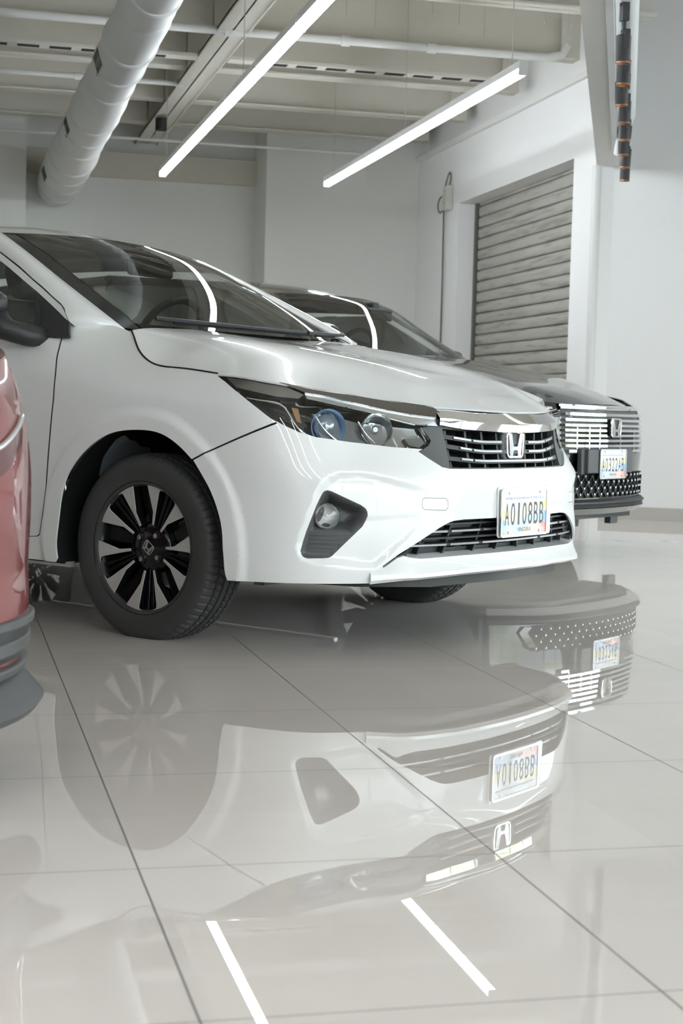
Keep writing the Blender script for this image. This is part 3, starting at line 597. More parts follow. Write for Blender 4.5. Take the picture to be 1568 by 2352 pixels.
def wheel(parent, loc, side, s=1., m_face='machined', simple=False):
    """side +1: outer face towards +y"""
    w = bpy.data.objects.new('wheel', None); COL.objects.link(w); w.parent = parent; w.empty_display_size = .1
    y = -1 if FLIP[0] else 1; w.location = (loc[0], loc[1]*y, loc[2]); w.scale = (s, s, s)
    Y = lambda q: q*side
    def bld(mb, name, m, **k): mb.v = [(a, Y(b), c) for a, b, c in mb.v]; return mb.build(name, m, w, **k)
    mb = MB(); mb.add(*TYRE); bld(mb, 'tyre', M['rubber'], angle=24)
    mb = MB(); mb.lathe([(.2165, .0840), (.2195, .0825), (.2195, .076), (.205, .070), (.198, .03), (.196, -.08), (.150, -.085), (.150, -.09), (.19, -.075), (.192, .03), (.1985, .064), (.209, .074), (.2125, .081)], (0, 0, 0), 'y', 72, closed=True)
    bld(mb, 'rim_barrel', M['rimblack'])
    # ten blades with a machined face, in mirrored pairs
    pol = lambda a, b, d: (a*math.cos(b), d, a*math.sin(b))
    B0 = 60.
    for k in range(5):
        for sg in (-1, 1):
            c = math.radians(B0+72*k); q = [(.076, 11.0), (.076, 18.5), (.120, 18.2), (.2085, 27.6), (.2125, 27.6), (.2125, 5.0), (.2080, 5.0), (.2025, 6.2), (.199, 10.6), (.190, 11.4), (.120, 11.6)]
            q = [(r, c+sg*math.radians(a)) for r, a in q]
            dish = lambda r, a, d: (r*math.cos(a), d+.020*((r-.08)/.13)**1.0-.006, r*math.sin(a))
            mb = MB(); mb.prism(q, lambda a, b, d: dish(a, b, d), .030, .0605, 0, 1); bld(mb, 'spoke', [M['rimblack'], M[m_face]], bevel=.0018, seg=2)
    mb = MB()
    for k in range(5):
        for sg in (-1, 1):
            c = math.radians(B0+72*k); a0, a1 = c+sg*math.radians(1.5), c+sg*math.radians(5.2)
            mb.prism([(.07, c+sg*.03), (.07, c+sg*.14), (.205, a1), (.205, a0)], lambda r, a, d: (r*math.cos(a), d+.018*((r-.08)/.13), r*math.sin(a)), .012, .046)
        c = math.radians(B0+36+72*k); mb.prism([(.07, c-.17), (.07, c+.17), (.208, c+.17), (.208, c-.17)], lambda r, a, d: (r*math.cos(a), d+.020*((r-.08)/.13), r*math.sin(a)), -.005, .022)
    bld(mb, 'inner_spoke', M['rimblack'], bevel=.002)
    mb = MB(); mb.lathe([(0, .05), (.036, .05), (.040, .047), (.062, .044), (.078, .040), (.086, .03), (.086, 0), (0, 0)], (0, 0, 0), 'y', 48); bld(mb, 'hub', M['rimblack'])
    for k in range(4):
        t = math.radians(52+90*k); mb = MB(); c = (.050*math.cos(t), 0, .050*math.sin(t))
        mb.lathe([(0, .0585), (.005, .0585), (.0085, .056), (.0095, .044), (0, .044)], c, 'y', 6); bld(mb, 'lug_nut', M['steel'])
        mb = MB(); mb.lathe([(.0105, .0445), (.0165, .0475), (.018, .044), (.0105, .041)], c, 'y', 20, closed=True); bld(mb, 'lug_seat', M['rimblack'])
    mb = MB(); mb.lathe([(0, .0), (.128, 0), (.128, -.018), (0, -.018)], (0, -.028, 0), 'y', 48); bld(mb, 'brake_disc', M['steel'])
    mb = MB(); mb.obox((.118, -.03, .03), ((1, 0, 0), (0, 1, 0), (0, 0, 1)), (.034, .036, .075)); bld(mb, 'brake_caliper', M['zinc'], bevel=.008)
    mb = MB(); mb.obox((-.13, -.05, -.02), ((1, 0, 0), (0, 1, 0), (0, 0, 1)), (.025, .02, .04)); bld(mb, 'brake_bracket', M['zinc'], bevel=.008)
    e = emblem('wheel_emblem', w, (0, Y(.0515), 0), face=(0, side, 0), size=.42)
    e.rotation_euler = (0, math.radians(-38 if not FLIP[0] else 38)*1, 0); return w
def arch(parent, x, z, y0, y1, r, name='wheel_arch_liner'):
    mb = MB(); n = 40; v = []
    for yy in (y0, y1):
        for k in range(n+1): t = math.radians(-11+202*k/n); v.append((x+r*math.cos(t), yy, z+r*math.sin(t)))
    mb.add(v, [(k, k+1, n+2+k, n+1+k) for k in range(n)]); mb.add([(x+r*1.0*math.cos(math.radians(-11+202*k/n)), y1, z+r*math.sin(math.radians(-11+202*k/n))) for k in range(n+1)]+[(x, y1, z-.05)], [(k, k+1, n+1) for k in range(n)])
    return mb.build(name, M['liner'], parent, recalc=False)
def quad_bulge(W, C, n, m, v0=-1., v1=1.):
    """sheet from the near edge W over the centre line C to the mirrored edge"""
    k = len(W); s = np.linspace(0, k-1, n); w = nsp(range(k), np.array(W, float))(s); c = nsp(range(k), np.array(C, float))(s); P = np.empty((n, m, 3))
    for j, a in enumerate(np.linspace(v0, v1, m)): P[:, j] = c*(1-a*a)+w*a*a; P[:, j, 1] = w[:, 1]*a
    return P
def mirror_copy(o, parent):
    me = o.data.copy(); v = np.empty(len(me.vertices)*3); me.vertices.foreach_get('co', v); v = v.reshape(-1, 3); v[:, 1] *= -1; N = None
    f = [tuple(p.vertices)[::-1] for p in me.polygons]; mi = [p.material_index for p in me.polygons]
    nn = np.zeros((len(v), 3)); 
    for p in me.polygons:
        for li in p.loop_indices: nn[me.loops[li].vertex_index] = me.corner_normals[li].vector
    nn[:, 1] *= -1; fl = FLIP[0]; FLIP[0] = False
    q = mk(o.name.split('.')[0], v, f, [s for s in me.materials], parent, normals=nn, mi=mi); FLIP[0] = fl
    for md in o.modifiers:
        if md.type == 'SOLIDIFY': s = q.modifiers.new('thickness', 'SOLIDIFY'); s.thickness = md.thickness; s.offset = md.offset
    bpy.data.meshes.remove(me); return q
def seat(parent, x, y, m='seat', z=.52):
    mb = MB(); mb.obox((x, y, z), ((1, 0, 0), (0, 1, 0), (0, 0, 1)), (.26, .24, .09)); c = mb.build('seat_cushion', M[m], parent, bevel=.06, seg=4)
    a = math.radians(20); ax = ((math.cos(a), 0, math.sin(a)), (0, 1, 0), (-math.sin(a), 0, math.cos(a)))
    mb = MB(); mb.obox((x-.32, y, z+.36), ax, (.07, .235, .33)); mb.build('seat_back', M[m], parent, bevel=.06, seg=4)
    mb = MB(); mb.obox((x-.45, y, z+.77), ax, (.05, .13, .085)); mb.build('headrest', M[m], parent, bevel=.045, seg=4)
def cabin(parent, x0, zc, lhd=True):
    mb = MB(); P = []
    for x, z in ((-.02, -.10), (-.16, -.035), (-.34, .0), (-.48, -.02), (-.55, -.09), (-.55, -.35)): P.append([(x0+x, y, zc+z-(.03*(y/.66)**2)) for y in np.linspace(-.68, .68, 13)])
    surf('dashboard', P, M['dash'], parent)
    mb = MB(); t = np.linspace(0, 2*math.pi, 40); c = np.array([x0-.66, -.36, zc+.03]); a = math.radians(66); u = np.array([-math.sin(a)*.0+0, 1, 0]); w = np.array([math.cos(a), 0, math.sin(a)])
    mb.tube([c+.185*(math.cos(q)*u+math.sin(q)*w) for q in t], .016, 10, cap=False); mb.obox(c, (u, w, np.cross(u, w)), (.17, .03, .015)); mb.build('steering_wheel', M['dash'], parent)
    for y in (.37, -.37): seat(parent, x0-1.05, y)
    for y in (.36, -.36): seat(parent, x0-1.95, y)
# ------------------------------------------------------------------ outline and skin of the white saloon (metres, car axes)
W_OUT = [(0.902, 0), (0.893, 0.2), (0.866, 0.4), (0.795, 0.6), (0.738, 0.68), (0.665, 0.757), (0.575, 0.813), (0.45, 0.849), (0.28, 0.865), (0.14, 0.87), (0, 0.872), (-0.2, 0.874), (-0.4, 0.874), (-0.6, 0.874), (-1.4, 0.876), (-2.2, 0.874), (-2.8, 0.862), (-3.25, 0.82), (-3.5, 0.72), (-3.62, 0.5), (-3.66, 0.25), (-3.67, 0)]
W_Z = [0.15, 0.22, 0.3, 0.38, 0.5, 0.55, 0.6, 0.68, 0.74, 0.8, 0.85, 0.89, 0.94, 0.98, 1.03]
W_T = [
  (0, [0.06, 0.035, 0.012, 0.002, 0.0, 0.004, 0.01, 0.018, 0.022, 0.036, 0.07, 0.12, 0.18, 0.25, 0.35]),
  (2, [0.06, 0.035, 0.012, 0.002, 0.0, 0.008, 0.026, 0.05, 0.064, 0.1, 0.15, 0.2, 0.26, 0.33, 0.41]),
  (3, [0.06, 0.03, 0.01, 0.0, 0.0, 0.01, 0.04, 0.084, 0.112, 0.152, 0.2, 0.25, 0.31, 0.37, 0.45]),
  (4, [0.055, 0.025, 0.008, 0.0, 0.0, 0.008, 0.038, 0.08, 0.108, 0.145, 0.19, 0.24, 0.3, 0.36, 0.44]),
  (5, [0.05, 0.02, 0.005, 0.0, 0.0, 0.006, 0.022, 0.05, 0.076, 0.108, 0.15, 0.2, 0.26, 0.32, 0.41]),
  (6, [0.04, 0.015, 0.004, 0.0, 0.0, 0.002, 0.008, 0.022, 0.038, 0.064, 0.098, 0.14, 0.195, 0.26, 0.36]),
  (8, [0.03, 0.012, 0.004, 0.0, 0.0, 0.0, 0.0, 0.005, 0.012, 0.026, 0.05, 0.085, 0.14, 0.2, 0.29]),
  (10, [0.03, 0.012, 0.005, 0.002, 0.0, 0.0, 0.0, 0.002, 0.006, 0.016, 0.037, 0.07, 0.12, 0.175, 0.25]),
  (11, [0.03, 0.014, 0.006, 0.002, 0.0, 0.0, 0.0, 0.0, 0.003, 0.009, 0.022, 0.044, 0.09, 0.145, 0.22]),
  (12, [0.035, 0.016, 0.006, 0.002, 0.0, 0.0, 0.0, 0.0, 0.002, 0.006, 0.012, 0.02, 0.034, 0.062, 0.125]),
  (13, [0.035, 0.016, 0.006, 0.002, 0.0, 0.0, 0.0, 0.0, 0.002, 0.006, 0.012, 0.018, 0.028, 0.042, 0.075]),
  (14, [0.035, 0.016, 0.006, 0.002, 0.0, 0.0, 0.0, 0.0, 0.002, 0.006, 0.012, 0.018, 0.028, 0.042, 0.075]),
  (16, [0.035, 0.016, 0.006, 0.002, 0.0, 0.0, 0.0, 0.0, 0.002, 0.006, 0.012, 0.018, 0.028, 0.042, 0.075]),
  (18, [0.06, 0.03, 0.015, 0.005, 0.0, 0.0, 0.0, 0.0, 0.002, 0.006, 0.012, 0.018, 0.028, 0.05, 0.09]),
  (21, [0.08, 0.05, 0.02, 0.005, 0.0, 0.0, 0.0, 0.0, 0.002, 0.006, 0.012, 0.02, 0.03, 0.06, 0.12])]
HOOD_IN = [(0.84, 0, 0.784), (0.78, 0, 0.816), (0.68, 0, 0.858), (0.5, 0, 0.9), (0.3, 0, 0.939), (0.1, 0, 0.972), (-0.1, 0, 1.001), (-0.2, 0, 1.012), (0.76, 0.3, 0.803), (0.66, 0.34, 0.848), (0.5, 0.38, 0.9), (0.3, 0.42, 0.942), (0.1, 0.46, 0.976), (-0.1, 0.5, 1.001), (-0.2, 0.52, 1.016), (0.5, 0.62, 0.857), (0.3, 0.66, 0.903), (0.1, 0.68, 0.941)]
D = {
  'bumper': [(0.1965, 0.577), (0.3648, 0.5787), (0.399, 0.5841), (0.4441, 0.6093), (0.4795, 0.6316), (0.461, 0.6389), (0.5738, 0.6436), (0.7252, 0.6563), (0.8493, 0.6694), (0.9035, 0.6832), (0.9519, 0.702), (0.9794, 0.7153), (0.9745, 0.707), (1.1906, 0.6196), (1.2595, 0.5862), (1.2279, 0.5469), (1.1997, 0.5096), (1.1711, 0.4597), (1.151, 0.4096), (1.1416, 0.3589), (1.1404, 0.3247), (1.1374, 0.2862), (1.1303, 0.2307), (1.1268, 0.2223), (0.879, 0.2273), (0.6649, 0.2285), (0.6144, 0.2662), (0.6252, 0.2817), (0.5712, 0.319), (0.5313, 0.3406), (0.4783, 0.3684), (0.421, 0.3972), (0.3904, 0.4087), (0.3745, 0.4137), (0.3581, 0.4169), (0.31, 0.42), (0.1869, 0.4195)],
  'fender': [(1.2648, 0.59), (1.1943, 0.6242), (0.9779, 0.7128), (0.9918, 0.7195), (1.0456, 0.7535), (1.1125, 0.7928), (1.1804, 0.8304), (1.2292, 0.8534), (1.2224, 0.8531), (1.3931, 0.8697), (1.4912, 0.8804), (1.5519, 0.9031), (1.6381, 0.9547), (1.7013, 0.9947), (1.7778, 1.0155), (1.9317, 1.0262), (1.8818, 0.9759), (1.8823, 0.9683), (1.9024, 0.9658), (1.8958, 0.9375), (1.8951, 0.8965), (1.8891, 0.8515), (1.888, 0.7632), (1.8956, 0.6705), (1.9043, 0.5848), (1.9109, 0.5031), (1.9152, 0.4096), (1.921, 0.3728), (1.9322, 0.342), (1.9451, 0.3096), (1.9593, 0.302), (2.0086, 0.2979)],
  'arch': [(1.2659, 0.5892), (1.3024, 0.6171), (1.3497, 0.6458), (1.4029, 0.666), (1.4677, 0.6737), (1.5327, 0.6719), (1.5986, 0.6624), (1.6594, 0.6404), (1.7154, 0.607), (1.7657, 0.5642), (1.8035, 0.5169), (1.8255, 0.47), (1.835, 0.4326), (1.8452, 0.3766), (1.8504, 0.3485), (1.8584, 0.3109), (1.8626, 0.2733), (1.8601, 0.236)],
  'door_edge': [(1.9086, 0.9673), (1.9019, 0.939), (1.9016, 0.898), (1.8958, 0.8529), (1.8947, 0.7645), (1.9023, 0.6718), (1.9111, 0.586), (1.9176, 0.5043), (1.9219, 0.4107), (1.9277, 0.3738), (1.939, 0.3431), (1.9519, 0.3106), (1.966, 0.303), (2.0154, 0.2989)],
  'seam_bumper': [(1.2648, 0.5887), (1.1907, 0.6216), (0.9762, 0.7096)],
  'seam_door': [(1.9055, 0.9666), (1.8988, 0.9383), (1.8984, 0.8972), (1.8924, 0.8522), (1.8914, 0.7639), (1.899, 0.6712), (1.9077, 0.5854), (1.9143, 0.5037), (1.9185, 0.4102), (1.9244, 0.3733), (1.9356, 0.3425), (1.9485, 0.3101), (1.9627, 0.3025), (2.012, 0.2984)],
  'fog': [(0.8871, 0.3261), (0.88, 0.3541), (0.8706, 0.3847), (0.8426, 0.4608), (0.8308, 0.4871), (0.8236, 0.5013), (0.8168, 0.5084), (0.8078, 0.5111), (0.7936, 0.5079), (0.7008, 0.4682), (0.686, 0.4583), (0.6795, 0.4483), (0.6781, 0.4357), (0.6839, 0.4206), (0.6937, 0.4028), (0.7879, 0.3108), (0.7979, 0.3061), (0.8132, 0.3048), (0.8639, 0.3036), (0.8767, 0.3072), (0.8834, 0.3151)],
  'fogin': [(0.8557, 0.3902), (0.8233, 0.4863), (0.8026, 0.5028), (0.7032, 0.4607), (0.6899, 0.4482), (0.6869, 0.4332), (0.7267, 0.3849)],
  'foglamp': [(0.8044, 0.4307)],
  'foggrille': [(0.8604, 0.3775), (0.7291, 0.3813), (0.7886, 0.3286), (0.8595, 0.3346)],
  'pod': [(0.897, 0.308), (0.9033, 0.3204), (0.9003, 0.3534), (0.8812, 0.4095), (0.8439, 0.5108), (0.8145, 0.5513), (0.7725, 0.5718), (0.7077, 0.5767), (0.6545, 0.5686), (0.4415, 0.5217), (0.442, 0.4411), (0.6252, 0.2817), (0.6468, 0.2681), (0.8381, 0.2835), (0.879, 0.2924)],
  'headlight': [(1.2307, 0.8565), (1.1377, 0.8502), (1.0193, 0.835), (0.8837, 0.8179), (0.7062, 0.8034), (0.5308, 0.7865), (0.3941, 0.7728), (0.3715, 0.7527), (0.348, 0.7324), (0.3838, 0.7126), (0.4501, 0.7062), (0.4236, 0.6603), (0.4609, 0.6394), (0.5738, 0.6436), (0.7252, 0.6563), (0.8493, 0.6694), (0.9035, 0.6832), (0.9519, 0.702), (0.9794, 0.7153), (0.9907, 0.7215), (1.0445, 0.7555), (1.1115, 0.7948), (1.1796, 0.8324)],
  'brow': [(0.9905, 0.8321), (0.8836, 0.8169), (0.7064, 0.8023), (0.5313, 0.7854), (0.3946, 0.7718), (0.3479, 0.733), (0.4861, 0.7449), (0.6109, 0.7628), (0.7109, 0.7786), (0.8145, 0.7941), (0.8966, 0.8023)],
  'drl': [(0.8965, 0.8017), (0.8145, 0.7936), (0.711, 0.7781), (0.6111, 0.7623), (0.4863, 0.7444), (0.3495, 0.7319), (0.3838, 0.7131), (0.4636, 0.7152), (0.6165, 0.7448), (0.7137, 0.7607), (0.8148, 0.7763), (0.8857, 0.7858)],
  'marker': [(1.1868, 0.8475), (1.0129, 0.8326), (0.9899, 0.83), (0.899, 0.7986), (0.9143, 0.7866), (0.9914, 0.7912), (1.1359, 0.816)],
  'jline': [(1.101, 0.7889), (1.0275, 0.7812), (0.9656, 0.7685), (0.9407, 0.743), (0.9019, 0.6962), (0.8715, 0.6784)],
  'jline2': [(0.8469, 0.7452), (0.8027, 0.6958), (0.7606, 0.6663)],
  'jline3': [(0.6809, 0.7283), (0.6548, 0.6882), (0.6271, 0.6634)],
  'amber': [(0.9353, 0.7622), (0.9106, 0.7588), (0.8954, 0.7139), (0.9117, 0.7186)],
  'proj': [(0.7928, 0.711)],
  'refl': [(0.6189, 0.704)],
  'pad': [(0.5115, 0.6754), (0.4456, 0.6775), (0.4347, 0.6622), (0.4585, 0.6481), (0.4978, 0.6553)],
  'rpanel': [(0.6839, 0.7292), (0.5555, 0.7179), (0.4576, 0.7081), (0.4266, 0.6613), (0.4587, 0.6425), (0.5666, 0.6467), (0.6292, 0.6533)],
  'ppanel': [(0.8533, 0.7511), (0.7741, 0.7492), (0.6869, 0.7302), (0.6324, 0.6533), (0.7246, 0.6618), (0.8151, 0.6705)],
  'slot': [(0.4917, 0.4844), (0.4831, 0.491), (0.3995, 0.4883), (0.3891, 0.4808), (0.3878, 0.4585), (0.3985, 0.4499), (0.4827, 0.4536), (0.4915, 0.4604)],
  'ch_top': [(0.3925, 0.7728), (0.324, 0.7698), (0.1802, 0.7655), (-0.0157, 0.7614)],
  'ch_crease': [(0.3443, 0.7325), (0.2885, 0.7272), (0.1888, 0.7219), (0.033, 0.7183)],
  'ch_bot': [(0.3881, 0.7114), (0.34, 0.7049), (0.2836, 0.6989), (0.1473, 0.6935), (0.054, 0.6915)],
  'gr_frame': [(0.4482, 0.7077), (0.4328, 0.6884), (0.4174, 0.667), (0.4303, 0.6515), (0.4561, 0.6389), (0.4791, 0.6329), (0.4437, 0.6106), (0.3985, 0.5854), (0.3646, 0.5793), (0.1963, 0.5777)],
  'gr_mesh': [(0.3682, 0.704), (0.36, 0.6522), (0.3589, 0.6108), (0.3603, 0.5841)],
  'gr_slats': [[(0.4127, 0.6836), (0.2931, 0.6684), (0.0846, 0.6627)], [(0.3867, 0.6555), (0.2971, 0.6396), (0.0777, 0.633)], [(0.3679, 0.617), (0.2074, 0.6055), (0.0719, 0.6021)]],
  'gr_bars': [[(0.297, 0.6956), (0.2948, 0.5823)], [(0.18, 0.6905), (0.1689, 0.5788)], [(0.0693, 0.621), (0.075, 0.5806)]],
  'lg_top': [(0.6252, 0.2817), (0.5712, 0.319), (0.5313, 0.3406), (0.4783, 0.3684), (0.421, 0.3972), (0.3904, 0.4087), (0.3745, 0.4137), (0.3581, 0.4169), (0.31, 0.42), (0.1869, 0.4195)],
  'lg_bot': [(0.6188, 0.2714), (0.5601, 0.3143), (0.5264, 0.3066), (0.4827, 0.3016), (0.3469, 0.3043), (0.144, 0.305)],
  'lg_slats': [[(0.409, 0.4029), (0.3079, 0.4021), (0.185, 0.4043)], [(0.456, 0.3808), (0.3673, 0.3808), (0.2042, 0.3799)], [(0.4626, 0.36), (0.3406, 0.3588), (0.1812, 0.3589)], [(0.5338, 0.3388), (0.3971, 0.3363), (0.2237, 0.3371)]],
  'lg_bars': [[(0.4268, 0.3928), (0.4718, 0.306)], [(0.3061, 0.4176), (0.3644, 0.3063)], [(0.1813, 0.3785), (0.2158, 0.3063)]],
  'sensor': [(0.4736, 0.358)],
  'hood_edge': [(0.7909, 0.3769, 0.7728), (0.712, 0.4794, 0.7865), (0.6259, 0.5819, 0.8034), (0.5661, 0.7158, 0.8179), (0.472, 0.7855, 0.835), (0.3629, 0.8059, 0.8502), (0.2721, 0.8107, 0.8565), (0.1108, 0.8085, 0.8726), (0.0131, 0.8066, 0.8833), (-0.0479, 0.7933, 0.906), (-0.1357, 0.7455, 0.9578), (-0.1987, 0.7017, 0.9978)],
  'hood_front': [(0.8459, 0.2356, 0.7686), (0.8664, 0.1359, 0.766), (0.8763, -0.0167, 0.7637)],
  'g_door': [(2.4309, 1.2949), (2.3497, 1.2605), (2.2629, 1.2231), (2.1779, 1.1834), (2.0958, 1.1464), (2.0249, 1.1106), (1.973, 1.0851), (1.9477, 1.0664), (1.9295, 1.0373), (1.9002, 1.0253)],
  'g_win': [(2.4061, 1.2593), (2.3386, 1.2306), (2.26, 1.1955), (2.1877, 1.163), (2.1198, 1.1329)],
  'g_sail': [(2.1198, 1.1329), (2.0266, 1.0861), (1.9305, 1.0373), (1.8973, 1.0231), (1.858, 0.9751), (1.8663, 0.97), (2.0368, 0.9741), (2.0448, 0.9955), (2.0854, 1.0518)],
  'g_belt': [(2.1465, 0.981), (2.0368, 0.9741)],
  'g_sailline': [(2.0893, 1.1027), (2.0174, 0.9984)],
}
# ------------------------------------------------------------------ white saloon
FLIP[0] = True
WB = Belt(W_OUT, W_Z, W_T)
WT0 = WB.t_x(0.0)
def w_disp(t, z):
    P = np.c_[t, z]; r = np.hypot(t-WT0, z-.30); d = .011*sm((.452-r)/.035)*sm((.80-z)/.1+.5)
    d = d-.017*sm(np.maximum(pdist(P, D['pod']), 0)/.030)*sm((t-.38)/.26)
    return d
WB.disp = w_disp
GBL = Belt(W_OUT, [.92, .975, 1.03, 1.12, 1.21, 1.33, 1.41, 1.46], [(k, [.022, .040, .082, .132, .187, .258, .31, .40]) for k in (0, 12, 13, 14, 15, 16, 18, 21)])
car = empty('sedan', 'white four-door sedan with a chrome grille bar, between the red and black cars', 'car', (1.2531, 5.6568, 0), HD, 'cars on show')
P_ = M['white']
lgt, lgb = D['lg_top'], D['lg_bot']
zt = lgt[-1][1]; zg = D['bumper'][0][1]
nb = 18; af = D['bumper']; k0 = next(i for i in range(len(af)) if abs(af[i][0]-D['seam_bumper'][0][0]) < .03 and abs(af[i][1]-D['seam_bumper'][0][1]) < .03)
bm_ = af[:k0]+[tuple(a) for a in spl(af[k0:k0+10], 40)]+af[k0+10:]
half = [(0., zg)]+bm_+[(0., zt)]
# slot cover is a seam cut in the bumper; the fog lamp opening is a hole
panel('bumper', WB, both(half), P_, car, holes=[D['fog'], mir(D['fog']), D['slot'], mir(D['slot'])], step=.013, flange=.007)
for f in (lambda q: q, mir):
    c = np.mean(D['slot'], 0); panel('tow_cover', WB, f([tuple(c+(np.array(p)-c)*np.array([.965, .93])) for p in D['slot']]), P_, car, off=-.0005, step=.02, flange=.006)
    panel('tow_cover_gap', WB, f([tuple(c+(np.array(p)-c)*1.1) for p in D['slot']]), M['gplastic'], car, off=-.008, step=.03, flange=0)
t_end = WB.t_x(-.52)
fen = D['fender']+[(t_end, .30), (t_end, .222)]+[(D['arch'][-1][0]+.012, .222)]+[tuple(a) for a in spl(D['arch'], 70)[::-1]]
fd = panel('fender', WB, fen, P_, car, step=.013, flange=.006); mirror_copy(fd, car)
# doors, sill, rear quarter
tb = WB.t_x(-1.52); tc = WB.t_x(-2.42); RT = WB.t_x(-2.60); zb = .975
arc = [(RT+.365*math.cos(math.radians(a)), .30+.365*math.sin(math.radians(a))) for a in range(-12, 193, 8)]
for name, poly in (('front_door', D['door_edge'][:-1]+[(D['door_edge'][-2][0]+.06, D['door_edge'][-2][1]-.004), (tb-.002, .302), (tb-.002, zb), (D['g_sail'][5][0], zb)]),
                   ('rear_door', [(tb+.002, .302), (tc-.30, .302), (tc-.30, .32)]+[p for p in arc[::-1] if p[0] < RT-.02 and p[1] > .32][0:0]+[(tc-.26, .42), (tc-.17, .56), (tc-.04, .66), (tc, .72), (tc, zb), (tb+.002, zb)]),
                   ('sill', [(t_end, .296), (tc-.30, .296), (tc-.24, .222), (t_end, .222)])):
    o = panel(name, WB, poly, P_, car, step=.03, flange=.006); mirror_copy(o, car)
te = WB.tp[-1]-1e-4
q = [(tc-.296, .30), (tc-.29, .24)]+[(RT-.365*math.cos(math.radians(a)), .30+.365*math.sin(math.radians(a))) for a in range(-8, 189, 8)]+[(RT+.40, .24), (te, .26), (te, 1.0), (tc+.004, zb), (tc+.004, .72), (tc-.036, .66), (tc-.166, .56), (tc-.256, .42)]
o = panel('rear_quarter', WB, q, P_, car, step=.035, flange=.012); mirror_copy(o, car)
# dark tubes laid in the shut lines as painted shade
for nm, line, r_, dp in (('door_gap_shade', D['seam_door'], .0018, -.0012), ('bumper_gap_shade', D['seam_bumper'], .0011, -.0006), ('sill_gap_shade', [(t_end, .299), (tb, .299), (tc-.3, .299)], .003, -.002), ('rear_door_gap_shade', [(tb, .30), (tb, zb)], .003, -.002), ('hood_gap_shade', [(a-.0008, b+.0022) for a, b in D['fender'][8:14]], .0032, .0012)):
    L = spl(line, 60) if nm == 'hood_gap_shade' else dense(line, .012, False); N = len(L)
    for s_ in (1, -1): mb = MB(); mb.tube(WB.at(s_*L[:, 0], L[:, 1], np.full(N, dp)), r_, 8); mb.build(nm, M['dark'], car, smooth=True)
# hood
E = D['hood_edge']; Fr = D['hood_front'][:2]; pts = []
for p in E+Fr+[list(a) for a in HOOD_IN]:
    pts.append(p)
    if abs(p[1]) > 1e-3: pts.append([p[0], -p[1], p[2]])
pts.append([.8745, 0, .764]); hz = tps(pts)
def hood_pos(V): return np.c_[V, hz(V[:, 0], V[:, 1])]
def hood_nrm(V, e=2e-3):
    a = (hz(V[:, 0]+e, V[:, 1])-hz(V[:, 0]-e, V[:, 1]))/(2*e); b = (hz(V[:, 0], V[:, 1]+e)-hz(V[:, 0], V[:, 1]-e))/(2*e); n = np.c_[-a, -b, np.ones(len(V))]; return n/np.linalg.norm(n, axis=1, keepdims=True)
fr = spl([(.8745, 0), (.8664, .1359), (.8459, .2356), tuple(E[0][:2])], 16); ed = spl([e[:2] for e in E], 50)
inn = lambda A: A-np.c_[np.gradient(A[:, 1]), -np.gradient(A[:, 0])]/np.linalg.norm(np.gradient(A, axis=0), axis=1, keepdims=True)*-.0042
hb = [(a[1], a[0]) for a in inn(np.vstack([fr, ed[1:]]))]; hb[0] = (0., hb[0][1]); hb.append((.60, -.20)); hb.append((0., -.205))
V, Fc = tri2d(both(hb), (), .02); V = V[:, ::-1]; skin('hood', V, Fc, hood_pos(V), hood_nrm(V), P_, car, .006)
# windscreen, roof, pillars
WE = [(-.27, .668, 1.012), (-.45, .635, 1.098), (-.66, .598, 1.199), (-.86, .562, 1.297), (-1.04, .525, 1.378)]
WC = [(-.10, 0, .985), (-.27, 0, 1.105), (-.475, 0, 1.222), (-.70, 0, 1.322), (-.97, 0, 1.396)]
ws = quad_bulge(WE, WC, 41, 41); surf('windscreen', ws[:, 2:39], M['glass'], car)
fr1 = quad_bulge(WE, WC, 41, 41)
mb = MB()
def strip(P): mb.add(P.reshape(-1, 3), grid_faces(*P.shape[:2]))
inw = np.array([.004, 0, .003])
strip(ws[:, :3]-inw*.5); strip(ws[:, 38:]-inw*.5); strip(ws[:4, 2:39]-inw); strip(ws[37:, 2:39]-inw)
mb.build('windscreen_frit', M['frit'], car, recalc=False, smooth=True)
RE = [(-1.04, .525, 1.378), (-1.28, .560, 1.402), (-1.65, .577, 1.415), (-2.1, .572, 1.410), (-2.55, .54, 1.372)]
RC = [(-.97, 0, 1.397), (-1.25, 0, 1.447), (-1.6, 0, 1.466), (-2.1, 0, 1.462), (-2.58, 0, 1.415)]
rf = quad_bulge(RE, RC, 40, 31); surf('roof', rf, P_, car)
BE = [(-2.56, .54, 1.37), (-2.75, .565, 1.27), (-2.98, .60, 1.13), (-3.16, .62, 1.02)]; BC = [(-2.60, 0, 1.413), (-2.86, 0, 1.31), (-3.10, 0, 1.17), (-3.24, 0, 1.06)]
surf('rear_window', quad_bulge(BE, BC, 16, 21), M['glass'], car)
TE = [(-3.16, .62, 1.02), (-3.35, .62, 1.04), (-3.52, .60, 1.045), (-3.60, .56, 1.0)]; TC = [(-3.22, 0, 1.06), (-3.40, 0, 1.075), (-3.60, 0, 1.08), (-3.66, 0, 1.0)]
surf('boot_lid', quad_bulge(TE, TC, 14, 21), P_, car)
dg = D['g_door'][::-1]; G3 = GBL.at(*np.array(dg).T, np.zeros(len(dg)))
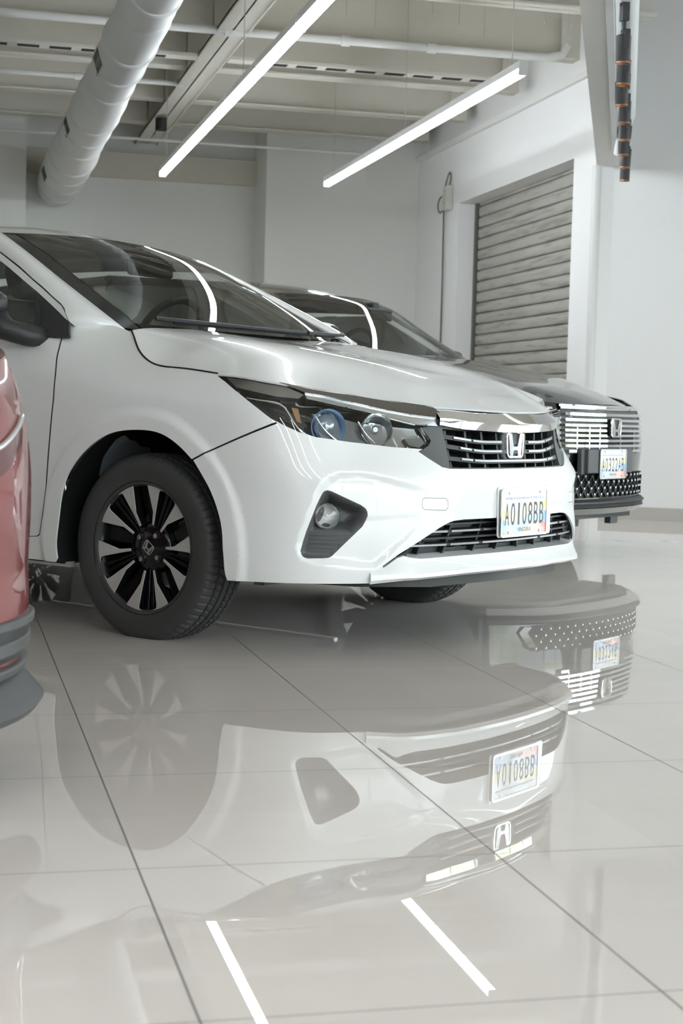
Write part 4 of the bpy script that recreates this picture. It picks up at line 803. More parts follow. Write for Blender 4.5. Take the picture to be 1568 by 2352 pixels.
for s_ in (1, -1):
    sg = np.array([1, s_, 1])
    # A-pillar: between the screen edge and the door shut line, carried back along the roof
    top = np.vstack([nsp(range(5), np.array(WE))(np.linspace(.0, 4, 26)), nsp(range(5), np.array(RE))(np.linspace(.2, 4, 22))])
    xs = np.linspace(-.42, -.93, 26); lowA = spl(G3[1:], 26); tq = np.array([GBL.t_x(x) for x in np.linspace(-1.0, -2.5, 22)]); lowB = GBL.at(tq, 1.325+.025*np.sin(np.linspace(0, 3.1, 22)), np.zeros(22))
    lowA[0] = G3[0]; low = np.vstack([lowA, lowB]); rows = []
    for k in np.linspace(0, 1, 9):
        q = top*(1-k)+low*k; bul = .022*4*k*(1-k); q = q+np.array([.35, .75, .55])*bul; q = np.vstack([q[:1]+np.array([.012, -.035, -.025]), q]); rows.append(q*sg)
    surf('pillar', np.stack(rows, 1), P_, car)
    m_ = (lambda q: q) if s_ > 0 else mir
    fr_out = [(t+.004, z-.003) for t, z in D['g_door'][:-2]]; fr_in = D['g_win'][:]; tl = GBL.t_x(-2.45)
    outer = [(tl, 1.30), (GBL.t_x(-1.6), 1.335)]+fr_out+[(D['g_sail'][3][0]+.004, D['g_sail'][3][1])]; inner = D['g_sail'][:3][::-1]+[D['g_sail'][0]]+fr_in[::-1]+[(GBL.t_x(-1.6), 1.295), (tl, 1.26)]
    o = panel('door_frame', GBL, m_(outer+inner), P_, car, step=.025, flange=.014)
    panel('quarter_trim', GBL, m_(D['g_sail']), M['plastic'], car, off=.002, step=.02, flange=.010)
    wp = [(tl, .985), (tl, 1.262), (GBL.t_x(-1.6), 1.297)]+fr_in+[D['g_sail'][0], D['g_sail'][8], D['g_sail'][7], (D['g_belt'][1][0], .985)]
    panel('side_window', GBL, m_(wp), M['sideglass'], car, off=-.012, step=.04, flange=0)
    mb = MB(); bar(GBL, m_([(D['g_belt'][1][0]-.01, .978), (tl, .982)]), .020, -.012, .004, mb); mb.build('window_moulding', M['plastic'], car)
    mb = MB(); bar(GBL, m_([(GBL.t_x(-1.50), .985), (GBL.t_x(-1.47), 1.30)]), .09, -.010, -.002, mb); mb.build('centre_pillar', M['plastic'], car)
    mb = MB(); bar(GBL, m_([(a+.002, b) for a, b in ((D['g_sailline'][0][0], D['g_sailline'][0][1]), (D['g_sailline'][1][0], D['g_sailline'][1][1]))]), .006, .002, .006, mb); mb.build('trim_rib', M['plastic'], car)
    # rear pillar
    a = np.array([(-2.50, .57, 1.36), (-2.75, .585, 1.26), (-2.98, .615, 1.125), (-3.18, .64, 1.02)]); b = np.array([(-2.46, .64, 1.29), (-2.55, .74, 1.17), (-2.72, .81, 1.05), (-3.0, .80, .975)])
    rows = [spl(a*(1-k)+b*k+np.array([0, .02, .01])*4*k*(1-k), 12)*sg for k in np.linspace(0, 1, 6)]; surf('rear_pillar', np.stack(rows, 1), P_, car)
    # door mirror
    mb = MB(); n, k = 20, 28; v = []
    for i in range(n+1):
        t = math.pi*i/n
        for j in range(k):
            p = 2*math.pi*j/k; e = lambda c: math.copysign(abs(c)**.62, c); ex = e(math.cos(t)); tp = 1-.25*max(ex, 0); v.append((-.685+.125*ex, (.935+.050*e(math.sin(t))*e(math.cos(p))*tp)*s_, 1.080+.056*e(math.sin(t))*e(math.sin(p))*tp))
    fc = [(i*k+j, i*k+(j+1) % k, (i+1)*k+(j+1) % k, (i+1)*k+j) for i in range(n) for j in range(k)]
    cen = [np.mean([v[a] for a in f], 0) for f in fc]; mm = [0 if (c[0] < -.580) and c[2] > 1.045 else 1 for c in cen]
    mk('mirror_shell', v, fc, [P_, M['plastic']], car, recalc=True, mi=mm)
    mb = MB(); mb.tube([(-.47, .80*s_, .965), (-.52, .87*s_, .978), (-.57, .92*s_, .995), (-.61, .935*s_, 1.05)], [.030, .038, .040, .04], 12); mb.build('mirror_foot', M['plastic'], car, smooth=True)
# cowl and wipers
cw = [spl([(-.30+.14*(1-(y/.69)**2), y, 1.000+.0*y) for y in np.linspace(-.69, .69, 9)], 30)+np.array([dx, 0, dz]) for dx, dz in ((-.06, .012), (.0, .012), (.05, -.02))]
surf('cowl', np.stack(cw), M['plastic'], car)
mb = MB(); a = np.array(ws[2, 36]); 
def onws(u, v, d=.02):
    i = u*40; j = (v+1)*20; i0, j0 = min(int(i), 39), min(int(j), 39); p = ws[i0, j0]; n = np.cross(ws[i0+1, j0]-p, ws[i0, min(j0+1, 40)]-p if j0 < 40 else p-ws[i0, j0-1]); n /= np.linalg.norm(n); n *= np.sign(n[2]); return p+n*d
for v0, v1, u0, u1 in ((.80, -.25, .075, .085), (-.30, -.95, .075, .10)):
    b1 = MB(); b1.tube([onws(u0+(u1-u0)*k/8, v0+(v1-v0)*k/8, .022) for k in range(9)], [.0075]*4+[.006]*5, 8); b1.build('wiper_arm', M['plastic'], car)
    b1 = MB(); b1.tube([onws(u0+(u1-u0)*k/8+.012, v0+(v1-v0)*k/8-.06, .012) for k in range(9)], .005, 6); b1.build('wiper_blade', M['dark'], car)
# upper grille: chrome wing, frame, ribs
ct = spl([tuple(p) for p in D['ch_top'][::-1]][-1:] and D['ch_top'], 14); tt = np.linspace(.385, 0, 24)
iz = lambda L: np.interp(tt, *np.array(sorted(L)).T)
ztop = iz([(0, .7645)]+[(a, b) for a, b in D['ch_top']]); zcr = iz([(0, .7180)]+D['ch_crease']); zbo = iz([(0, .6915)]+D['ch_bot'])
full = np.r_[tt, -tt[-2::-1]]; cat = lambda a: np.r_[a, a[-2::-1]]
R = [WB.at(full, cat(ztop)+.003, np.full(47, -.020)), WB.at(full, cat(ztop)-.001, np.full(47, -.006)), WB.at(full, cat(zcr)+.004, np.full(47, .010)), WB.at(full, cat(zcr), np.full(47, .0135)), WB.at(full, cat(zcr)-.004, np.full(47, .0125)), WB.at(full, cat(zbo)+.003, np.full(47, .006)), WB.at(full, cat(zbo), np.full(47, .0)), WB.at(full, cat(zbo), np.full(47, -.03))]
surf('grille_bar', np.stack(R), M['chrome'], car, angle=25)
gm = D['gr_mesh']; gfr = D['gr_frame']
op = [(0, .70)]+[(a, b+.003) for a, b in D['ch_bot'][::-1]]+gfr[:5]+gfr[5:]+[(0, zg)]
inner = [(0, .695)]+[(.28, .698), gm[0]]+gm[1:]+[(.30, zg+.006), (0, zg+.004)]
holeg = [p for p in both(inner)]
panel('grille_frame', WB, both(op), M['gplastic'], car, holes=[holeg], off=-.006, step=.018, flange=.05)
panel('grille_back', WB, both([(0, .71), (.37, .70), (.38, .59), (0, .57)]), M['dark'], car, off=-.075, step=.04, flange=0)
mb = MB(); mb2 = MB()
for L in D['gr_slats']:
    z = L[-1][1]; zz = lambda t: z+(L[0][1]-z)*sm((t-.16)/.28); t1 = L[0][0]; T_ = np.linspace(t1, -t1, 41)
    bar(WB, [(t, zz(abs(t))) for t in T_], .013, -.050, -.010, mb)
    for a, b in ((t1-.09, .245), (.235, .088), (-.088, -.235), (-.245, -(t1-.09))) if L is not D['gr_slats'][2] else ((t1-.07, .245), (.235, -.235), (-.245, -(t1-.07))):
        bar(WB, [(t, zz(abs(t))+.001) for t in np.linspace(a, b, 14)], .0062, -.012, -.0055, mb2)
for t in (.335, .245, .165, .085): 
    for s_ in (1, -1): bar(WB, [(s_*(t+.012), .70), (s_*t, zg+.004)], .010, -.060, -.022, mb)
mb.build('grille_rib', M['plastic'], car); mb2.build('grille_accent', M['accent'], car)
mb = MB()
for t, a, b in ((.40, .655, .68), (.36, .60, .66)): pass
for k in range(14): mb.box((.74, -.42, .50+.014*k), (.742, .42, .507+.014*k))
mb.build('radiator', M['steel'], car)
mb = MB(); mb.prism(rrect(.150, .112, .03, 5), lambda a, b, d: (d, -a, b), .835, .872); mb.obox((.846, 0, -.043), ((1, 0, 0), (0, 1, 0), (0, 0, 1)), (.02, .05, .02)); 
o = mb.build('emblem_pad', M['gplastic'], car, bevel=.006); o.location = (0, 0, .655)
emblem('front_emblem', car, (.8735, 0, .6555), w=.118, h=.094, bend=.35, back='gloss')
# headlights
for s_ in (1, -1):
    m_ = (lambda q: q) if s_ > 0 else mir; hl = m_(D['headlight'])
    panel('headlight_lens', WB, hl, M['lens'], car, off=-.001, step=.02, flange=.012)
    hp = D['headlight']
    dep = lambda P: .012+.055*sm(np.maximum(pdist(P, hp), 0)/.025)
    panel('headlight_housing', WB, hl, M['gloss'], car, off=-.004, step=.012, flange=0, depth=dep)
    panel('reflector_panel', WB, m_(D['rpanel']), M['satin'], car, off=-.034, step=.016, flange=.01); panel('projector_panel', WB, m_(D['ppanel']), M['smoke'], car, off=-.032, step=.016, flange=.01)
    panel('headlight_brow', WB, m_(D['brow']), M['dchrome'], car, off=.0015, step=.02, flange=.008)
    panel('daytime_strip', WB, m_(D['drl']), M['drl'], car, off=-.004, step=.012, flange=.012)
    mb = MB(); L = D['drl']; bar(WB, m_(L[:6]), .004, -.006, .0, mb); bar(WB, m_(L[6:][::-1]), .004, -.006, -.001, mb); mb.build('daytime_edge', M['chrome'], car)
    panel('side_reflector', WB, m_(D['marker']), M['grey_lens'], car, off=-.006, step=.02, flange=.01)
    for nm in ('jline', 'jline2', 'jline3'):
        mb = MB(); L = spl(D[nm], 14); mb.tube(WB.at(s_*L[:, 0], L[:, 1], np.full(14, -.022)), .0045 if nm == 'jline' else .0035, 8); mb.build('light_guide', M['drl'] if nm != 'jline' else M['chrome'], car)
    def cup(c, r, d, nm, m, mb_=None):
        p = WB.at(s_*c[0], c[1], np.array([d]))[0]; n = np.array([.82, .57*s_, 0]); u = np.array([-n[1], n[0], 0]); w = np.array([0, 0, 1.]); mb = MB(); v = []; N = 32; pr = r
        for rr, dd in pr:
            for k in range(N): a = 2*math.pi*k/N; v.append(p+n*dd+rr*(math.cos(a)*u+math.sin(a)*w))
        mb.add(v, [(i*N+k, i*N+(k+1) % N, (i+1)*N+(k+1) % N, (i+1)*N+k) for i in range(len(pr)-1) for k in range(N)]); return mb.build(nm, M[m], car)
    c = D['proj'][0]
    cup(c, [(.056, .010), (.050, .004), (.044, -.012), (.040, -.03)], -.028, 'projector_ring', 'bluelens')
    cup(c, [(.040, -.012), (.036, .002), (.027, .010), (.014, .0145), (.001, .016)], -.028, 'projector_lens', 'projglass')
    c = D['refl'][0]; cup(c, [(.052, .012), (.046, -.006), (.034, -.022), (.016, -.030), (.001, -.032)], -.020, 'reflector_bowl', 'chrome')
    cup(c, [(.012, -.03), (.012, -.004), (.008, .0), (.001, .0)], -.020, 'reflector_bulb', 'steel')
    panel('turn_signal', WB, m_(D['amber']), M['amber'], car, off=-.016, step=.012, flange=.01)
    panel('light_bezel', WB, m_([(a, b) for a, b in D['pad']]), M['grey_lens'], car, off=-.018, step=.012, flange=.012)
    c = np.mean(D['pad'], 0); panel('light_bezel_end', WB, m_([tuple(np.array(p)+[(.035 if i in (0, 3, 4) else -.004), (.010 if i < 2 else -.006)]) for i, p in enumerate(D['pad'])]), M['chrome'], car, off=-.030, step=.012, flange=.012)
    # fog lamp bezel
    fo, fi = D['fog'], D['fogin']
    panel('fog_bezel', WB, m_(fo), M['gplastic'], car, off=-.002, step=.010, flange=.01, depth=lambda P: .006*sm(np.maximum(pdist(P, fo), 0)/.012)+.050*sm(np.maximum(pdist(P, fi)+.004, 0)/.035))
    mb = MB(); fg = D['foggrille']; a, b, c2, d2 = [np.array(p) for p in fg]
    for k in range(4):
        l, r = a+(d2-a)*k/3.6, b+(c2-b)*k/3.6; bar(WB, m_([tuple(l), tuple(r)]), .007, -.030, -.004, mb)
    mb.build('fog_louvre', M['gplastic'], car)
    c = D['foglamp'][0]
    cup(c, [(.040, -.02), (.040, .004), (.035, .008), (.033, .0)], -.020, 'fog_lamp_ring', 'satin'); cup(c, [(.034, -.002), (.030, -.018), (.018, -.030), (.001, -.034)], -.020, 'fog_lamp_bowl', 'fogglass'); cup(c, [(.033, .004), (.02, .011), (.001, .014)], -.020, 'fog_lamp_glass', 'lens')
# lower grille
lo = [(0, zt+.004)]+lgt[::-1]+lgb+[(0, lgb[-1][1]-.003)]
panel('lower_grille_back', WB, both([(0, zt+.03)]+[(a, b+.02) for a, b in lgt[:1:-1]]+[(a+.02, b-.02) for a, b in lgb[1:]]+[(0, .28)]), M['gplastic'], car, off=-.060, step=.03, flange=0, holes=[both([(0, .395), (.18, .395), (.33, .318), (0, .318)])])
panel('lower_grille_void', WB, both([(0, .41), (.36, .41), (.40, .29), (0, .29)]), M['dark'], car, off=-.14, step=.05, flange=0)
mb = MB(); mb2 = MB()
for z, t1, acc in ((.4035, .435, 0), (.3805, .475, 1), (.3592, .50, 0), (.3378, .545, 1)):
    T_ = np.linspace(t1, -t1, 41); bar(WB, [(t, z) for t in T_], .006 if not acc else .009, -.060, -.022, mb)
    if acc:
        for a, b in ((t1-.01, .365), (.345, .20), (.18, -.18), (-.20, -.345), (-.365, -(t1-.01))): bar(WB, [(t, z+.001) for t in np.linspace(a, b, 12)], .0058, -.024, -.017, mb2)
for t in (.46, .345, .19, .06):
    for s_ in (1, -1): bar(WB, [(s_*(t-.02), .415), (s_*(t+.012), .305)], .008, -.065, -.035, mb)
mb.build('lower_grille_rib', M['plastic'], car); mb2.build('lower_grille_accent', M['accent'], car)
MB().box((.70, .06, .29), (.715, .10, .40)).build('grille_bracket', M['steel'], car); MB().box((.70, -.30, .30), (.71, -.10, .37)).build('cooler_panel', M['steel'], car)
for s_ in (1, -1):
    c = D['sensor'][0]; p = WB.at(s_*c[0], c[1], np.array([-.035]))[0]; mb = MB(); mb.lathe([(.019, -.02), (.019, .010), (.0135, .013), (.0125, .006), (0, .006)], tuple(p), 'x', 24); mb.build('parking_sensor', M['gplastic'], car)
# chin spoiler
Tn = np.linspace(0, 1, 30); te_ = .665; T1 = te_*Tn; zl = np.interp(T1, [0, .144, .347, .4827, .5264, .560, .6188, .70], [.304, .304, .303, .3005, .3055, .3135, .275, .262])
fade = sm((te_-T1)/.16); zo = np.interp(T1, [0, .3, .45, .55, .67], [.266, .266, .262, .258, .243]); 
def both_rows(f):
    a = f(T1, 1); b = f(T1[:0:-1], -1); return np.vstack([b, a])
sec = [lambda T_, s_: WB.at(s_*T_, np.interp(T_, T1, zl)+.002, np.full(len(T_), -.05)), lambda T_, s_: WB.at(s_*T_, np.interp(T_, T1, zl), np.full(len(T_), -.004)),
       lambda T_, s_: WB.at(s_*T_, np.interp(T_, T1, zl)*.45+.55*np.interp(T_, T1, zo)+.004, np.interp(T_, T1, .006+.004*fade)), lambda T_, s_: WB.at(s_*T_, np.interp(T_, T1, zo)+.006, np.interp(T_, T1, .010+.022*fade)),
       lambda T_, s_: WB.at(s_*T_, np.interp(T_, T1, zo)-.004, np.interp(T_, T1, .012+.024*fade)), lambda T_, s_: WB.at(s_*T_, np.interp(T_, T1, zo)-.016, np.interp(T_, T1, .006+.016*fade)), lambda T_, s_: WB.at(s_*T_, np.interp(T_, T1, zo)-.022, np.full(len(T_), -.05))]
surf('chin_spoiler', np.stack([both_rows(f) for f in sec]), P_, car, angle=28)
mb = MB(); 
for s_ in (1, -1): bar(WB, [(s_*a, b) for a, b in ((.535, .318), (.575, .296), (.635, .262))], .016, -.03, -.012, mb)
mb.build('spoiler_gap', M['plastic'], car)
# underside
ux = [(.82, .40), (.66, .58), (.42, .64), (.40, .55), (-.38, .55), (-.42, .78), (-2.2, .78), (-2.3, .5), (-2.95, .5), (-3.4, .55), (-3.5, 0)]
mb = MB(); mb.prism([(.86, 0)]+ux+[(a, -b) for a, b in ux[:-1][::-1]], lambda a, b, d: (a, b, d), .207, .235); mb.build('undertray', M['plastic'], car)
for y in (.66, -.66): MB().box((.42, y-.12, .208), (.46, y+.12, .236)).build('underguard', M['gplastic'], car)
for s_ in (1, -1): MB().box((-2.1, .76*s_-.012, .196), (-.40, .76*s_+.012, .238)).build('sill_flange', P_, car)
mb = MB(); mb.box((-2.9, -.55, .235), (-.40, .55, .30)); mb.build('floor_pan', M['dark'], car)
mb = MB(); mb.box((.40, -.56, .24), (.70, .56, .58)); mb.box((-.36, -.49, .24), (.40, .49, .80)); mb.build('engine_bay', M['dark'], car)
for x, z_, r in ((.0, .295, .395), (-2.60, .30, .36)):
    for s_ in (1, -1): arch(car, x+.02*(x > -1), z_, .855*s_, .50*s_, r)
for s_ in (1, -1):
    Q = [(-.302, .737), (-.239, .779), (-.164, .800), (-.132, .794), (-.164, .72), (-.195, .646), (-.212, .584), (-.249, .533), (-.261, .628), (-.287, .695)]
    V_, F_ = tri2d(Q, (), .02); mb = MB(); mb.add([(x, y*s_, .295+math.sqrt(.386**2-(x-.02)**2)+.003*math.sin(55*y+30*x)) for x, y in V_], F_); mb.build('inner_wing', M['zinc'], car, recalc=False, smooth=True)
for x in (-.012, -2.60):
    for s_ in (1, -1): wheel(car, (x, .745*s_, .2925), s_)
# number plate on its holder
mb = MB(); mb.prism(rrect(.345, .165, .012, 4), lambda a, b, d: (d, -a, b), -.003, .003); o = mb.build('plate_holder', P_, car, bevel=.002); o.location = (.902, .03, .437); o.rotation_euler = (0, math.radians(-1), 0)
plate(car, (.912, -.012, .434), 'A0108BB')
cabin(car, -.35, .99)
mb = MB(); mb.obox((-.78, 0, 1.285), ((1, 0, 0), (0, 1, 0), (0, 0, 1)), (.015, .12, .035)); mb.obox((-.86, 0, 1.335), ((1, 0, 0), (0, 1, 0), (0, 0, 1)), (.06, .03, .025)); mb.build('rear_view_mirror', M['dash'], car, bevel=.012)
surf('headliner', rf[1:-1, 2:-2]-np.array([0, 0, .03]), M['headliner'], car)
# ------------------------------------------------------------------ crossovers (black behind, red in front)
S_OUT = [(.915, 0), (.905, .2), (.872, .42), (.80, .62), (.745, .70), (.665, .78), (.56, .84), (.42, .878), (.25, .893), (0, .895), (-.4, .895), (-1.4, .895), (-2.3, .893), (-2.9, .86), (-3.2, .76), (-3.36, .5), (-3.40, .25), (-3.41, 0)]
S_Z = [.18, .25, .32, .46, .58, .70, .80, .86, .92, .98, 1.04, 1.12]
S_T = [(0, [.05, .02, .02, .012, .0, .0, .010, .04, .10, .18, .28, .4]), (2, [.05, .02, .02, .012, .0, .004, .025, .08, .14, .22, .32, .44]), (3, [.05, .02, .016, .01, .0, .012, .05, .11, .17, .25, .34, .46]),
       (4, [.05, .02, .012, .006, .0, .012, .05, .10, .16, .24, .33, .45]), (6, [.04, .01, .004, .0, .0, .004, .016, .04, .085, .15, .24, .36]), (8, [.04, .01, .002, .0, .0, .0, .006, .018, .045, .09, .16, .28]),
       (9, [.04, .01, .0, .0, .0, .0, .004, .012, .026, .05, .10, .22]), (10, [.04, .01, .0, .0, .0, .0, .004, .010, .018, .028, .044, .10]), (11, [.04, .01, .0, .0, .0, .0, .004, .010, .018, .028, .044, .085]), (14, [.06, .02, .0, .0, .0, .0, .004, .010, .018, .028, .05, .10]), (17, [.08, .03, .01, .0, .0, .0, .004, .012, .02, .035, .07, .14])]
S_GZ = [1.0, 1.05, 1.12, 1.22, 1.32, 1.42, 1.49, 1.54]; S_GR = [.034, .050, .085, .140, .198, .262, .315, .40]
def crossover(root, paint, chin=0.):
    B = Belt(S_OUT, S_Z, S_T, (lambda t, z: chin*sm((.43-z)/.07)) if chin else None); G = Belt(S_OUT, S_GZ, [(k, S_GR) for k in (0, 8, 9, 10, 11, 14, 17)])
    f0, r0 = B.t_x(0.), B.t_x(-2.61); zb = 1.03; zl = .30; R_ = .385
    c_ = lambda t0: [(t0-R_*math.cos(math.radians(a)), .315+R_*math.sin(math.radians(a))) for a in range(-4, 185, 6)]
    E_ = [(.868, 0, .822), (.856, .18, .821), (.815, .37, .820), (.735, .50, .832), (.62, .63, .850), (.47, .735, .880), (.25, .80, .925), (0, .825, .965), (-.22, .828, 1.004), (-.40, .80, 1.030)]
    inn_ = [(.74, 0, .880), (.60, 0, .920), (.42, 0, .962), (.1, 0, 1.028), (-.2, 0, 1.068), (-.42, 0, 1.085), (.68, .33, .882), (.55, .40, .922), (.42, .45, .955), (.1, .52, 1.024), (-.2, .56, 1.062), (-.42, .58, 1.085), (.25, .66, .975), (0, .70, 1.02)]
    pt = []
    for p in E_+inn_:
        pt.append(p)
        if p[1] > 1e-3: pt.append((p[0], -p[1], p[2]))
    h = tps(pt); e2 = spl([p[:2] for p in E_], 50); hb_ = [(a[1], a[0]) for a in e2]; hb_[0] = (0., hb_[0][1]); hb_ += [(.6, -.43), (0., -.45)]
    V, Fc = tri2d(both(hb_), (), .03); V = V[:, ::-1]; d = 2e-3
    a = (h(V[:, 0]+d, V[:, 1])-h(V[:, 0]-d, V[:, 1]))/(2*d); b = (h(V[:, 0], V[:, 1]+d)-h(V[:, 0], V[:, 1]-d))/(2*d); n = np.c_[-a, -b, np.ones(len(V))]; n /= np.linalg.norm(n, axis=1, keepdims=True)
    skin('hood', V, Fc, np.c_[V, h(V[:, 0], V[:, 1])], n, paint, root, .02)
    # shell under the hood edge: the top line follows it
    zt_ = lambda t: float(np.interp(B.o(t)[0], [p[0]-.0 for p in E_[::-1]], [p[2]-.006 for p in E_[::-1]])) if B.o(t)[0] > -.40 else 1.03
    tq = np.linspace(0, B.t_x(-.40), 40); topl = [(float(t), min(1.05, (lambda x: float(np.interp(x, [-.45, -.3, 0, .25, .5, .68, .78, .9, 1.0], [1.04, 1.02, .965, .925, .878, .842, .826, .818, .815])))(B.o(np.array([t]))[0, 0]+.035))) for t in tq]
    te_ = B.tp[-1]-1e-4; fr_ = [(f0+.40, zl-.06), (f0-.40, zl-.06)]
    half_ = topl+[(B.t_x(-.46), zb), (te_, zb), (te_, .30), (r0+.42, .27)]+c_(r0)[::-1]+[(r0-.42, .25), (f0+.42, .25)]+c_(f0)[::-1]+[(f0-.42, .25), (0., .25)]
    q_ = half_; o = panel('body_shell', B, both([(0., topl[0][1])]+q_[1:]), paint, root, step=.035, flange=.02)
    WE_ = [(-.40, .70, 1.06), (-.56, .655, 1.165), (-.74, .60, 1.27), (-.88, .56, 1.355), (-1.00, .53, 1.425)]; WC_ = [(-.20, 0, 1.05), (-.34, 0, 1.16), (-.50, 0, 1.275), (-.66, 0, 1.375), (-.84, 0, 1.430)]
    w_ = quad_bulge(WE_, WC_, 31, 31); surf('windscreen', w_, M['glass'], root)
    mb = MB(); 
    for P in (w_[:, :2], w_[:, 29:], w_[:3], w_[28:]): mb.add((P-np.array([.004, 0, .003])).reshape(-1, 3), grid_faces(*P.shape[:2]))
    mb.build('windscreen_frit', M['frit'], root, recalc=False, smooth=True)
    RE_ = [(-1.00, .53, 1.425), (-1.3, .57, 1.468), (-1.7, .585, 1.49), (-2.3, .57, 1.485), (-2.95, .53, 1.42)]; RC_ = [(-.84, 0, 1.432), (-1.15, 0, 1.492), (-1.6, 0, 1.540), (-2.2, 0, 1.55), (-3.0, 0, 1.49)]
    r_ = quad_bulge(RE_, RC_, 26, 25); surf('roof', r_, paint, root); surf('headliner', r_[1:-1, 2:-2]-np.array([0, 0, .03]), M['headliner'], root)
    surf('rear_window', quad_bulge([(-2.95, .53, 1.42), (-3.15, .58, 1.28), (-3.32, .62, 1.10), (-3.36, .6, 1.02)], [(-3.0, 0, 1.49), (-3.2, 0, 1.33), (-3.38, 0, 1.13), (-3.41, 0, 1.02)], 10, 15), M['glass'], root)
    for s_ in (1, -1):
        sg = np.array([1, s_, 1]); m_ = (lambda q: q) if s_ > 0 else mir
        top = np.vstack([nsp(range(5), np.array(WE_))(np.linspace(0, 4, 20)), nsp(range(5), np.array(RE_))(np.linspace(.2, 4, 20))])
        xs_ = np.r_[np.linspace(-.50, -1.05, 20), np.linspace(-1.1, -2.95, 20)]; zs_ = np.r_[np.linspace(1.04, 1.37, 20), 1.37+.03*np.sin(np.linspace(0, 3., 20))]
        low = GB2 = G.at(np.array([G.t_x(x) for x in xs_]), zs_, np.zeros(40)); rows = []
        for k in np.linspace(0, 1, 7): rows.append((top*(1-k)+low*k+np.array([.3, .8, .5])*.02*4*k*(1-k))*sg)
        surf('pillar', np.stack(rows, 1), paint, root)
        T = G.t_x; panel('side_window', G, m_([(T(-.56), 1.035), (T(-3.0), 1.06), (T(-2.8), 1.37), (T(-1.1), 1.37)]), M['sideglass'], root, off=-.008, step=.06, flange=0)
        mb = MB(); bar(G, m_([(T(-1.50), 1.03), (T(-1.48), 1.37)]), .10, -.006, .0, mb); bar(G, m_([(T(-2.48), 1.03), (T(-2.40), 1.37)]), .12, -.006, .0, mb); mb.build('window_pillar', M['gloss'], root)
        mb = MB(); bar(G, m_([(T(-.50), 1.03), (T(-3.1), 1.045)]), .02, -.008, .004, mb); mb.build('window_moulding', M['plastic'], root)
        mb = MB(); n, k = 14, 20; v = []
        for i in range(n+1):
            t = math.pi*i/n
            for j in range(k): p = 2*math.pi*j/k; e = lambda c: math.copysign(abs(c)**.62, c); v.append((-.76+.12*e(math.cos(t)), (.95+.05*e(math.sin(t))*e(math.cos(p)))*s_, 1.10+.06*e(math.sin(t))*e(math.sin(p))))
        mb.add(v, [(i*k+j, i*k+(j+1) % k, (i+1)*k+(j+1) % k, (i+1)*k+j) for i in range(n) for j in range(k)]); mb.build('mirror_shell', paint, root, smooth=True)
    for x, z_ in ((0, .315), (-2.61, .315)):
        for s_ in (1, -1): arch(root, x, z_, .87*s_, .52*s_, R_+.01)
    mb = MB(); mb.prism([(.84, -.42), (.84, .42), (.70, .62), (.42, .70), (.42, .5), (-.42, .5), (-.42, .8), (-2.2, .8), (-2.2, .5), (-3.0, .5), (-3.3, .4), (-3.3, -.4), (-3.0, -.5), (-2.2, -.5), (-2.2, -.8), (-.42, -.8), (-.42, -.5), (.42, -.5), (.42, -.70), (.70, -.62)], lambda a, b, d: (a, b, d), .21, .27); mb.build('undertray', M['plastic'], root)
    mb = MB(); mb.box((-.40, -.52, .27), (.70, .52, .78)); mb.build('engine_bay', M['dark'], root)
    mb = MB(); mb.box((-2.95, -.55, .27), (-.42, .55, .34)); mb.build('floor_pan', M['dark'], root)
    for x in (0, -2.61):
        for s_ in (1, -1): wheel(root, (x, .765*s_, .2925*1.07), s_, 1.07)
    cabin(root, -.42, 1.06)
    cw_ = [spl([(-.42+.16*(1-(y/.72)**2), y, 1.045) for y in np.linspace(-.72, .72, 9)], 24)+np.array([dx, 0, dz]) for dx, dz in ((-.06, .02), (0, .012), (.08, .0))]; surf('cowl', np.stack(cw_), M['plastic'], root)
    mb = MB(); mb.obox((-.62, 0, 1.325), ((1, 0, 0), (0, 1, 0), (0, 0, 1)), (.015, .12, .035)); mb.obox((-.70, 0, 1.37), ((1, 0, 0), (0, 1, 0), (0, 0, 1)), (.06, .03, .03)); mb.build('rear_view_mirror', M['dash'], root, bevel=.012)
    return B
blk = empty('crossover', 'black crossover with a slatted chrome grille, parked behind the white car', 'car', (2.858, 8.69, 0), HD, 'cars on show')
BB = crossover(blk, M['black'])
# grille of chrome slats
tg = .435
panel('grille_back', BB, both([(0, .785), (tg+.01, .785), (tg+.012, .60), (tg-.02, .562), (0, .558)]), M['gplastic'], blk, off=.002, step=.05, flange=.004)
panel('grille_void', BB, [(-.33, .685), (.33, .685), (.33, .60), (-.33, .60)], M['dark'], blk, off=.003, step=.05, flange=0)
mb = MB()
for k in range(8):
    z = .764-.0268*k; w = tg+.006-(.03 if k == 7 else 0)-.004*(k < 2); bar(BB, [(t, z) for t in np.linspace(w, -w, 31)], .0125, -.01, .022, mb)
mb.build('grille_slat', M['chrome'], blk)
mb = MB()
for t in (-.33, -.12, .12, .22, .33): bar(BB, [(t, .70), (t, .565)], .010, 0, .006, mb)
mb.build('grille_strut', M['satin'], blk)
Tg = np.linspace(.455, -.455, 45)
R = [BB.at(Tg, .818, np.full(45, -.02)), BB.at(Tg, .815, np.full(45, .006)), BB.at(Tg, .806, np.full(45, .020)), BB.at(Tg, .800, np.full(45, .014)), BB.at(Tg, .794, np.full(45, .024)), BB.at(Tg, .788, np.full(45, .018)), BB.at(Tg, .786, np.full(45, -.02))]
surf('grille_bar', np.stack(R), M['chrome'], blk, angle=25)
emblem('front_emblem', blk, (.948, 0, .700), w=.125, h=.104, bend=.4, back='gloss')
